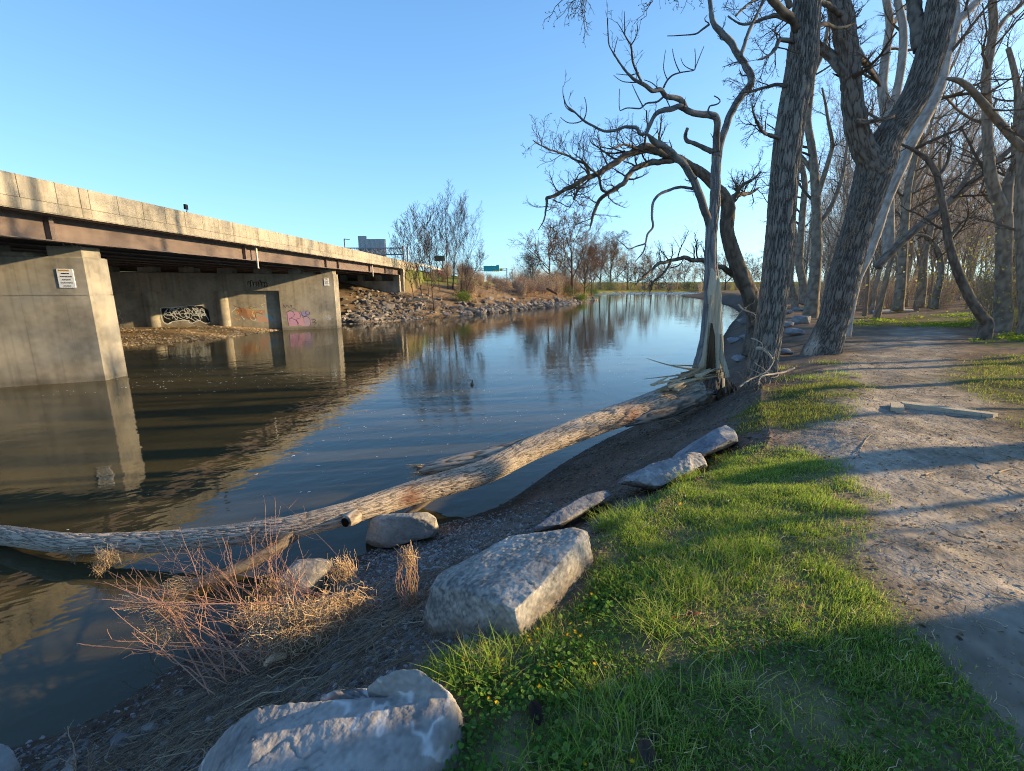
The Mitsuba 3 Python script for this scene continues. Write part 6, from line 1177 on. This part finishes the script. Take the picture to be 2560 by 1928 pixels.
def brush_group(name, seed, h, n, col, tw=3, rad=.010, spread=.9):
    rng = np.random.default_rng(seed); K = 6; th = rng.uniform(0, 6.28, n); rr = rng.random(n) ** .5 * spread * .35; s = np.linspace(0, 1, K)
    out = rng.uniform(.1, .7, n) * spread; hh = h * rng.uniform(.45, 1.05, n)
    P = np.stack([(np.cos(th) * rr)[:, None] + (np.cos(th + rng.normal(size=n) * .6) * out)[:, None] * s ** 1.5, (np.sin(th) * rr)[:, None] + (np.sin(th + rng.normal(size=n) * .6) * out)[:, None] * s ** 1.5, hh[:, None] * s - .1], 2) + rng.normal(size=(n, K, 3)) * .04
    R = np.tile(np.linspace(rad, rad * .4, K), (n, 1)); a = Acc(); twigs(a, P, R, 3, rng, col)
    b = Acc(); g1, r1 = grow(rng, P, R, tw, .2, 1, (20, 60), .4, 5, .2, .08, .6, rad * .5); twigs(b, g1, r1, 3, rng, np.asarray(col) * 1.05); g1, r1 = grow(rng, g1, r1, 3, .2, 1, (20, 60), .5, 3, .2, .05, .7, rad * .45); twigs(b, g1, r1, 3, rng, np.asarray(col) * 1.1)
    scene[name] = {'type': 'shapegroup', 'stems': a.ply('vc', False), 'twigs': b.ply('vc', False)}
RUST = np.array([.32, .23, .175]); TAN = np.array([.48, .34, .21]); GREY = np.array([.29, .23, .18]); OLIVE = np.array([.11, .16, .045])
for i in range(2):
    brush_group(f'brush_rust_{i}', 400 + i, 2.3, 60, RUST * (1 - .15 * i)); brush_group(f'brush_grey_{i}', 410 + i, 2.2, 55, GREY, 4, .008)
brush_group('brush_tan', 420, .9, 130, TAN, 2, .008, 1.3); brush_group('brush_thicket', 430, 3.0, 60, np.array([.44, .345, .245]), 4, .009, 1.6)
def leafy(name, seed, h, n, cols, size):
    rng = np.random.default_rng(seed); brush_group(name, seed, h, 30, GREY * .8, 3, .008, 1.0); a = Acc(); p = rng.normal(size=(n, 3)) * (.42, .42, .28) * h; p[:, 2] += h * .55; p = p[p[:, 2] > .05]
    leaves(a, p[:, :2], np.zeros(len(p)), size * rng.uniform(.6, 1.3, len(p)), rng, cols, 1.2, z=p[:, 2]); scene[name]['leaves'] = a.ply('vc_leaf', False)
leafy('bush_green', 440, 1.5, 1500, [(.13, .21, .03), (.09, .16, .03), (.17, .24, .05)], .055); leafy('bush_olive', 441, 2.6, 1600, [(.09, .12, .05), (.12, .14, .06), (.07, .10, .045)], .06); leafy('bush_budding', 442, 3.2, 700, [(.42, .37, .11), (.34, .30, .10), (.28, .27, .12)], .035)
leafy('bush_yellow', 443, 2.4, 900, [(.30, .26, .10), (.24, .20, .09)], .06)

rng = np.random.default_rng(500)
# bare saplings on the riprap across the river
sap = [(1036, 739, 1001, 587, 60, .055), (1059, 744, 1023, 560, 59, .06), (1084, 751, 1072, 551, 58, .075), (1120, 706, 1111, 514, 72, .085), (1131, 708, 1150, 530, 73, .11), (1153, 715, 1165, 534, 70, .08), (1158, 712, 1205, 634, 69, .05), (1072, 720, 1050, 590, 66, .05), (1098, 712, 1090, 560, 70, .055)]
names = ['leftmost bare sapling leaning toward the bridge on the riprap', 'bare sapling second from the bridge on the riprap', 'bare sapling with its foot lowest on the riprap', 'bare sapling just right of the dull green road sign', 'stout tallest bare sapling of the far bank clump', 'straight bare sapling right of the tallest one', 'short bare sapling bending right at the edge of the clump', 'thin bare sapling in the middle of the clump near the wing wall', 'thin bare sapling directly in front of the dull green road sign']
for i, (x0, y0, x1, y1, Y, r) in enumerate(sap):
    B = on_y(x0, y0, Y); g0 = ground_z(B[0], B[1]); Tp = on_y(x1, y1, Y); h = Tp[2] - g0
    tr, cr = generic_tree(520 + i, h=h, r=r, lean=((Tp[0] - B[0]) / h, 0), n1=14, t0=.2, spread=.48, up=.19, c0=(.035, .028, .025), c1=(.09, .07, .06), twig=np.array([.10, .072, .06]), n=(7, 5, 0), rmin=.019, crook=.025, wig=.12)
    k = thing('sapling_tree', names[i], 'tree', 'bare saplings on the far bank'); off = np.array([B[0], B[1], g0 - .1])
    for nm, ac, sm in (('trunk', tr, True), ('crown', cr, False)):
        v, f, c = ac.get(); part(k, nm, vply(v + off, f, c, 'vc', sm))
# far bank trees beyond the brush
for i, (x, yb, yt, Y, g, lab) in enumerate(((1330, 692, 640, 118, 'broad_1', 'low round bare tree at the left end of the far bank trees'), (1375, 690, 575, 116, 'broad_2', 'tall open bare tree with a leaning stem on the far bank'), (1432, 690, 552, 118, 'broad_0', 'tallest spreading bare tree on the far bank'), (1462, 692, 620, 125, 'broad_1', 'smaller bare tree right of the tallest far bank tree'), (1408, 692, 625, 122, 'broad_0', 'bare tree filling the gap between the two tall far bank trees'), (1480, 697, 640, 140, 'broad_2', 'leaning bare tree at the bend on the far bank'))):
    B = on_y(x, yb, Y); g0 = ground_z(B[0], B[1]); h = (yb - yt) / FOC * Y * 1.02; s = (on_y(x, yt, Y)[2] - g0) / 14; put('river_tree', g, (B[0], B[1], g0), i * 67, (s * 1.05, s * 1.05, s), lab, 'tree')
for i in range(46):
    x, Y = rng.uniform(1300, 1490), rng.uniform(108, 135); B = on_y(x, 700, Y)
    if not shapely.contains_xy(river_poly.buffer(2), B[0], Y): put('brush_shrub', ('brush_grey_0', 'brush_thicket', 'brush_rust_1')[i % 3], (B[0], Y, ground_z(B[0], Y)), rng.uniform(0, 360), rng.uniform(1.3, 2.3), 'tall brown shrub at the foot of the far bank trees', 'shrub', 'tall brush under the far bank trees')
# trees beyond the bend: a line on the far side of the meadow
far_l = ['woods_1', 'woods_3', 'woods_0', 'broad_0', 'woods_5', 'broad_2']
for i in range(44):
    x = 1470 + i * 10.5 + rng.uniform(-6, 6); Y = rng.uniform(330, 430); B = on_y(x, 720, Y); hh = rng.uniform(17, 28) * (1.25 if 1490 < x < 1570 else (.8 if x > 1640 else 1))
    put('meadow_tree', far_l[i % 6], (B[0], Y, ground_z(B[0], Y)), rng.uniform(0, 360), (hh / 14 * 1.3, hh / 14 * 1.3, hh / 14), 'bare tree in the distant row beyond the river bend', 'tree', 'distant trees beyond the river bend')
for i in range(14):
    x = rng.uniform(1270, 1480); Y = rng.uniform(180, 320); B = on_y(x, 710, Y); hh = rng.uniform(5, 9); put('meadow_tree', far_l[i % 6], (B[0], Y, ground_z(B[0], Y)), rng.uniform(0, 360), hh / 13, 'bare tree seen low behind the far bank brush', 'tree', 'low trees behind the far bank brush')
for i in range(9):
    x = 745 + 12 * i + rng.uniform(-8, 8); Y = rng.uniform(150, 260); B = on_y(x, 700, Y); put('meadow_tree', far_l[i % 6], (B[0] , Y, 4.0), rng.uniform(0, 360), rng.uniform(.62, .8), 'tip of a bare tree showing above the bridge parapet', 'tree', 'trees beyond the bridge')
for i, (x, Y, s, g, lab) in enumerate(((1518, 300, 3.2, 'bush_olive', 'dark rounded evergreen in the distant row at the bend'), (1545, 290, 2.2, 'bush_yellow', 'straw-coloured round bush on the far meadow edge'), (1488, 260, 1.6, 'bush_green', 'green bush at the bend of the far bank'), (1590, 320, 2.4, 'bush_yellow', 'yellowish willow bush at the far water edge'), (1720, 335, 2.5, 'bush_olive', 'dark bush behind the green far meadow'))):
    B = on_y(x, 722, Y); put('bush', g, (B[0], Y, ground_z(B[0], Y)), i * 50, s, lab, 'bush')
for i in range(90):
    x = rng.uniform(1480, 1900); Y = rng.uniform(325, 400); B = on_y(x, 722, Y); put('hedge_shrub', ('brush_rust_1', 'brush_grey_0', 'brush_thicket')[i % 3], (B[0], Y, ground_z(B[0], Y)), rng.uniform(0, 360), rng.uniform(1.6, 2.8), 'brown shrub in the distant hedge beyond the river bend', 'shrub', 'distant hedge beyond the bend')
# brush along the far bank
L0, L1 = far_line.project(shapely.Point(-9, 57)), far_line.project(shapely.Point(27, 150))
def inland(t, d):
    p = far_line.interpolate(t); q = far_line.interpolate(t + .5); nx_, ny_ = -(q.y - p.y), q.x - p.x; l = math.hypot(nx_, ny_); x, y = p.x + nx_ / l * d, p.y + ny_ / l * d
    if shapely.contains_xy(river_poly, x, y): x, y = p.x - nx_ / l * d, p.y - ny_ / l * d
    return x, y
for i in range(290):
    t = L0 + (L1 - L0) * (.12 + .88 * rng.random()); d = rng.uniform(6, 17) if i % 4 else rng.uniform(4.5, 8); x, y = inland(t, d); g = ['brush_rust_0', 'brush_rust_1', 'brush_grey_0', 'brush_rust_0', 'brush_grey_1'][i % 5]
    put('brush_shrub', g, (x, y, ground_z(x, y) - .05), rng.uniform(0, 360), rng.uniform(.85, 1.5) * (.75 if t < L0 + 14 else 1) * (.62 if 1175 < W / 2 + FOC * x / depth((x, y, 4.0)) < 1290 else 1), 'rust-brown leafless shrub in the brush on top of the far bank', 'shrub', 'brush on the far bank')
for i in range(95):
    t = L0 + (L1 - L0) * (.05 + .95 * rng.random()); d = rng.uniform(1.8, 6.5); x, y = inland(t, d)
    put('dry_grass_tuft', 'brush_tan', (x, y, ground_z(x, y) - .05), rng.uniform(0, 360), (rng.uniform(.8, 1.5), rng.uniform(.8, 1.5), rng.uniform(.4, .8)), 'tan tuft of dry flattened grass on the far bank slope', 'dry grass', 'dry grass on the far bank')
for i in range(16):
    x, y = rng.uniform(-14, -6.5), rng.uniform(55, 62); put('dry_grass_tuft', ('brush_grey_0', 'brush_tan')[i % 2], (x, y, ground_z(x, y) - .05), rng.uniform(0, 360), (1, 1, .4), 'low dry weeds among the stones under the saplings', 'dry weeds', 'weeds under the saplings')
for i, (x, y, Y, s, g, lab) in enumerate(((1158, 740, 66, 1.0, 'bush_green', 'bright green bush among the stones right of the saplings'), (1425, 705, 108, 1.1, 'bush_olive', 'dark green bush on the far bank below the tallest tree'), (1455, 712, 112, 1.2, 'bush_green', 'green bush near the point of the far bank'), (1478, 716, 135, 1.2, 'bush_olive', 'dull green bush at the very tip of the far bank'), (1168, 720, 74, .7, 'bush_olive', 'dusky low bush behind the bright green one'))):
    B = on_y(x, y, Y); put('bush', g, (B[0], Y, ground_z(B[0], Y)), i * 80, s, lab, 'bush')
for i, (x0, y0, x1, y1, Y, r, col, lab) in enumerate(((1017, 753, 1071, 746, 57.5, .16, (.48, .36, .24), 'pale driftwood log lying on the riprap below the saplings'), (1367, 721, 1393, 736, 98, .25, (.10, .065, .05), 'dark fallen trunk lying across the far bank slope'))):
    a = Acc(); P0, P1_ = on_y(x0, y0, Y), on_y(x1, y1, Y - .5); wood(a, np.array([P0, (P0 + P1_) / 2, P1_]), np.array([r, r, r * .7]), 12, .02, i, np.array(col) * .7, np.array(col) * 1.2, .2, 10, .1); single('drift_log', a.ply(), lab, 'log')
# the woods on the right
spots = []
while len(spots) < 118:
    x, y = rng.uniform(12, 95), rng.uniform(18, 105)
    if y < x * .92 + 1 or shapely.distance(shapely.Point(x, y), bank_line) < 5 or not shapely.contains_xy(upland, x, y): continue
    if shapely.distance(shapely.Point(x, y), path_line) < 3.2 or (y < 24 and x < 20): continue
    if any((x - a_) ** 2 + (y - b_) ** 2 < (1.9 if y < 45 else 2.8) ** 2 for a_, b_ in spots): continue
    spots.append((x, y))
for i, (x, y) in enumerate(spots):
    put('woods_tree', f'woods_{i % 6}', (x, y, ground_z(x, y) - .1), rng.uniform(0, 360), (rng.uniform(.85, 1.2),) * 2 + (rng.uniform(.85, 1.15),), 'bare grey tree in the dense woods behind the dirt path', 'tree', 'trees of the woods on the right')
for k in range(40):
    x, y = rng.uniform(45, 130), rng.uniform(55, 130)
    if y > x * .95 and shapely.distance(shapely.Point(x, y), bank_line) > 4 and shapely.contains_xy(upland, x, y): put('woods_tree', f'woods_{k % 6}', (x, y, ground_z(x, y) - .1), rng.uniform(0, 360), rng.uniform(.9, 1.2), 'bare grey tree in the dense woods behind the dirt path', 'tree', 'trees of the woods on the right')
n = 0
while n < 130:
    x, y = rng.uniform(11, 75), rng.uniform(16, 80)
    if y < x * .85 or shapely.distance(shapely.Point(x, y), bank_line) < 4 or not shapely.contains_xy(upland, x, y) or shapely.distance(shapely.Point(x, y), path_line) < 3.5 or (y < 26 and x < 24 and y < 8 + x): continue
    g = ('brush_thicket', 'brush_rust_1', 'brush_thicket', 'brush_grey_1', 'bush_budding')[n % 5]; put('thicket_shrub', g, (x, y, ground_z(x, y) - .05), rng.uniform(0, 360), rng.uniform(.7, 1.25), 'brown leafless shrub in the undergrowth of the woods', 'shrub', 'undergrowth of the woods'); n += 1
for i, (x, y, s) in enumerate(((19.5, 16.8, 1.1), (21, 17.8, 1.3), (22.5, 19.2, 1.4), (20.5, 19.5, 1.2), (18.6, 18.4, 1.0), (24, 21, 1.5), (23, 17.9, 1.5), (25.5, 20, 1.6), (21.5, 21, 1.3), (27, 22.5, 1.7), (19.6, 15.2, 1.0))):
    put('thicket_shrub', ('bush_budding', 'brush_thicket')[i % 2], (x, y, ground_z(x, y)), i * 70, s, 'tall budding shrub in the thicket at the right edge', 'shrub', 'thicket at the right edge')
for i, (x0, x1, y, Y) in enumerate(((2190, 2285, 748, 30), (2480, 2490, 795, 19))):
    a = Acc(); P0, P1_ = on_y(x0, y, Y), on_y(x1, y + 1, Y + .5); P0[2] = ground_z(P0[0], P0[1]) + .12; P1_[2] = ground_z(P1_[0], P1_[1]) + .12; wood(a, np.array([P0, (P0 + P1_) / 2, P1_]), np.array([.13, .12, .09]), 12, .01, i, (.3, .28, .24), (.5, .47, .42), .1, 12, .1); single('drift_log', a.ply(), ('pale fallen log lying on the woods floor behind the forked tree', 'short fallen log at the foot of the crooked sapling')[i], 'log')
# trees of the same woods that stand right of the frame, between the sun and the bank
def side_tree(x, y, g, s, rz): put('woods_tree', g, (x, y, ground_z(x, y) - .1), rz, (s, s, min(s, 1.35)), 'bare grey tree in the dense woods behind the dirt path', 'tree', 'trees of the woods on the right')

group('woods_stout', *generic_tree(380, h=14, r=.34, n1=8, t0=.5, spread=.20, c0=W0, c1=W1, twig=np.array([.4, .33, .26]), n=(5, 4, 0), rmin=.008, crook=.04))
for i, (x, y, s) in enumerate(((8.0, 2.80, 1.0), (8.5, 2.30, 1.1), (8.0, 1.75, 1.05), (8.8, 1.15, 1.1), (7.7, .6, 1.0))):
    side_tree(x, y, 'woods_stout', s, 40 + 77 * i)
for i, (x, y, s) in enumerate(((10.5, 4.9, .5), (14, 9.3, .7), (16, 7.7, .6), (18.5, 11.6, 1.0), (22, 13.0, 1.1), (30, 17.0, 1.0), (34, 22, 1.0))):
    side_tree(x, y, f'woods_{(0, 3, 1, 5)[i % 4]}', s, 40 + 77 * i)
tk = thing('snapped_trunk', 'short snapped trunk standing beside the path right of the frame', 'tree trunk'); a = Acc(); g0 = ground_z(12.0, 5.75)
wood(a, np.array([(12.0, 5.75, g0 - .3), (12.02, 5.76, g0 + 1.2), (12.0, 5.8, g0 + 2.75)]), np.array([.34, .27, .24]), 30, .02, 9, W0, W1, .08, 15, .08); part(tk, 'trunk', a.ply())
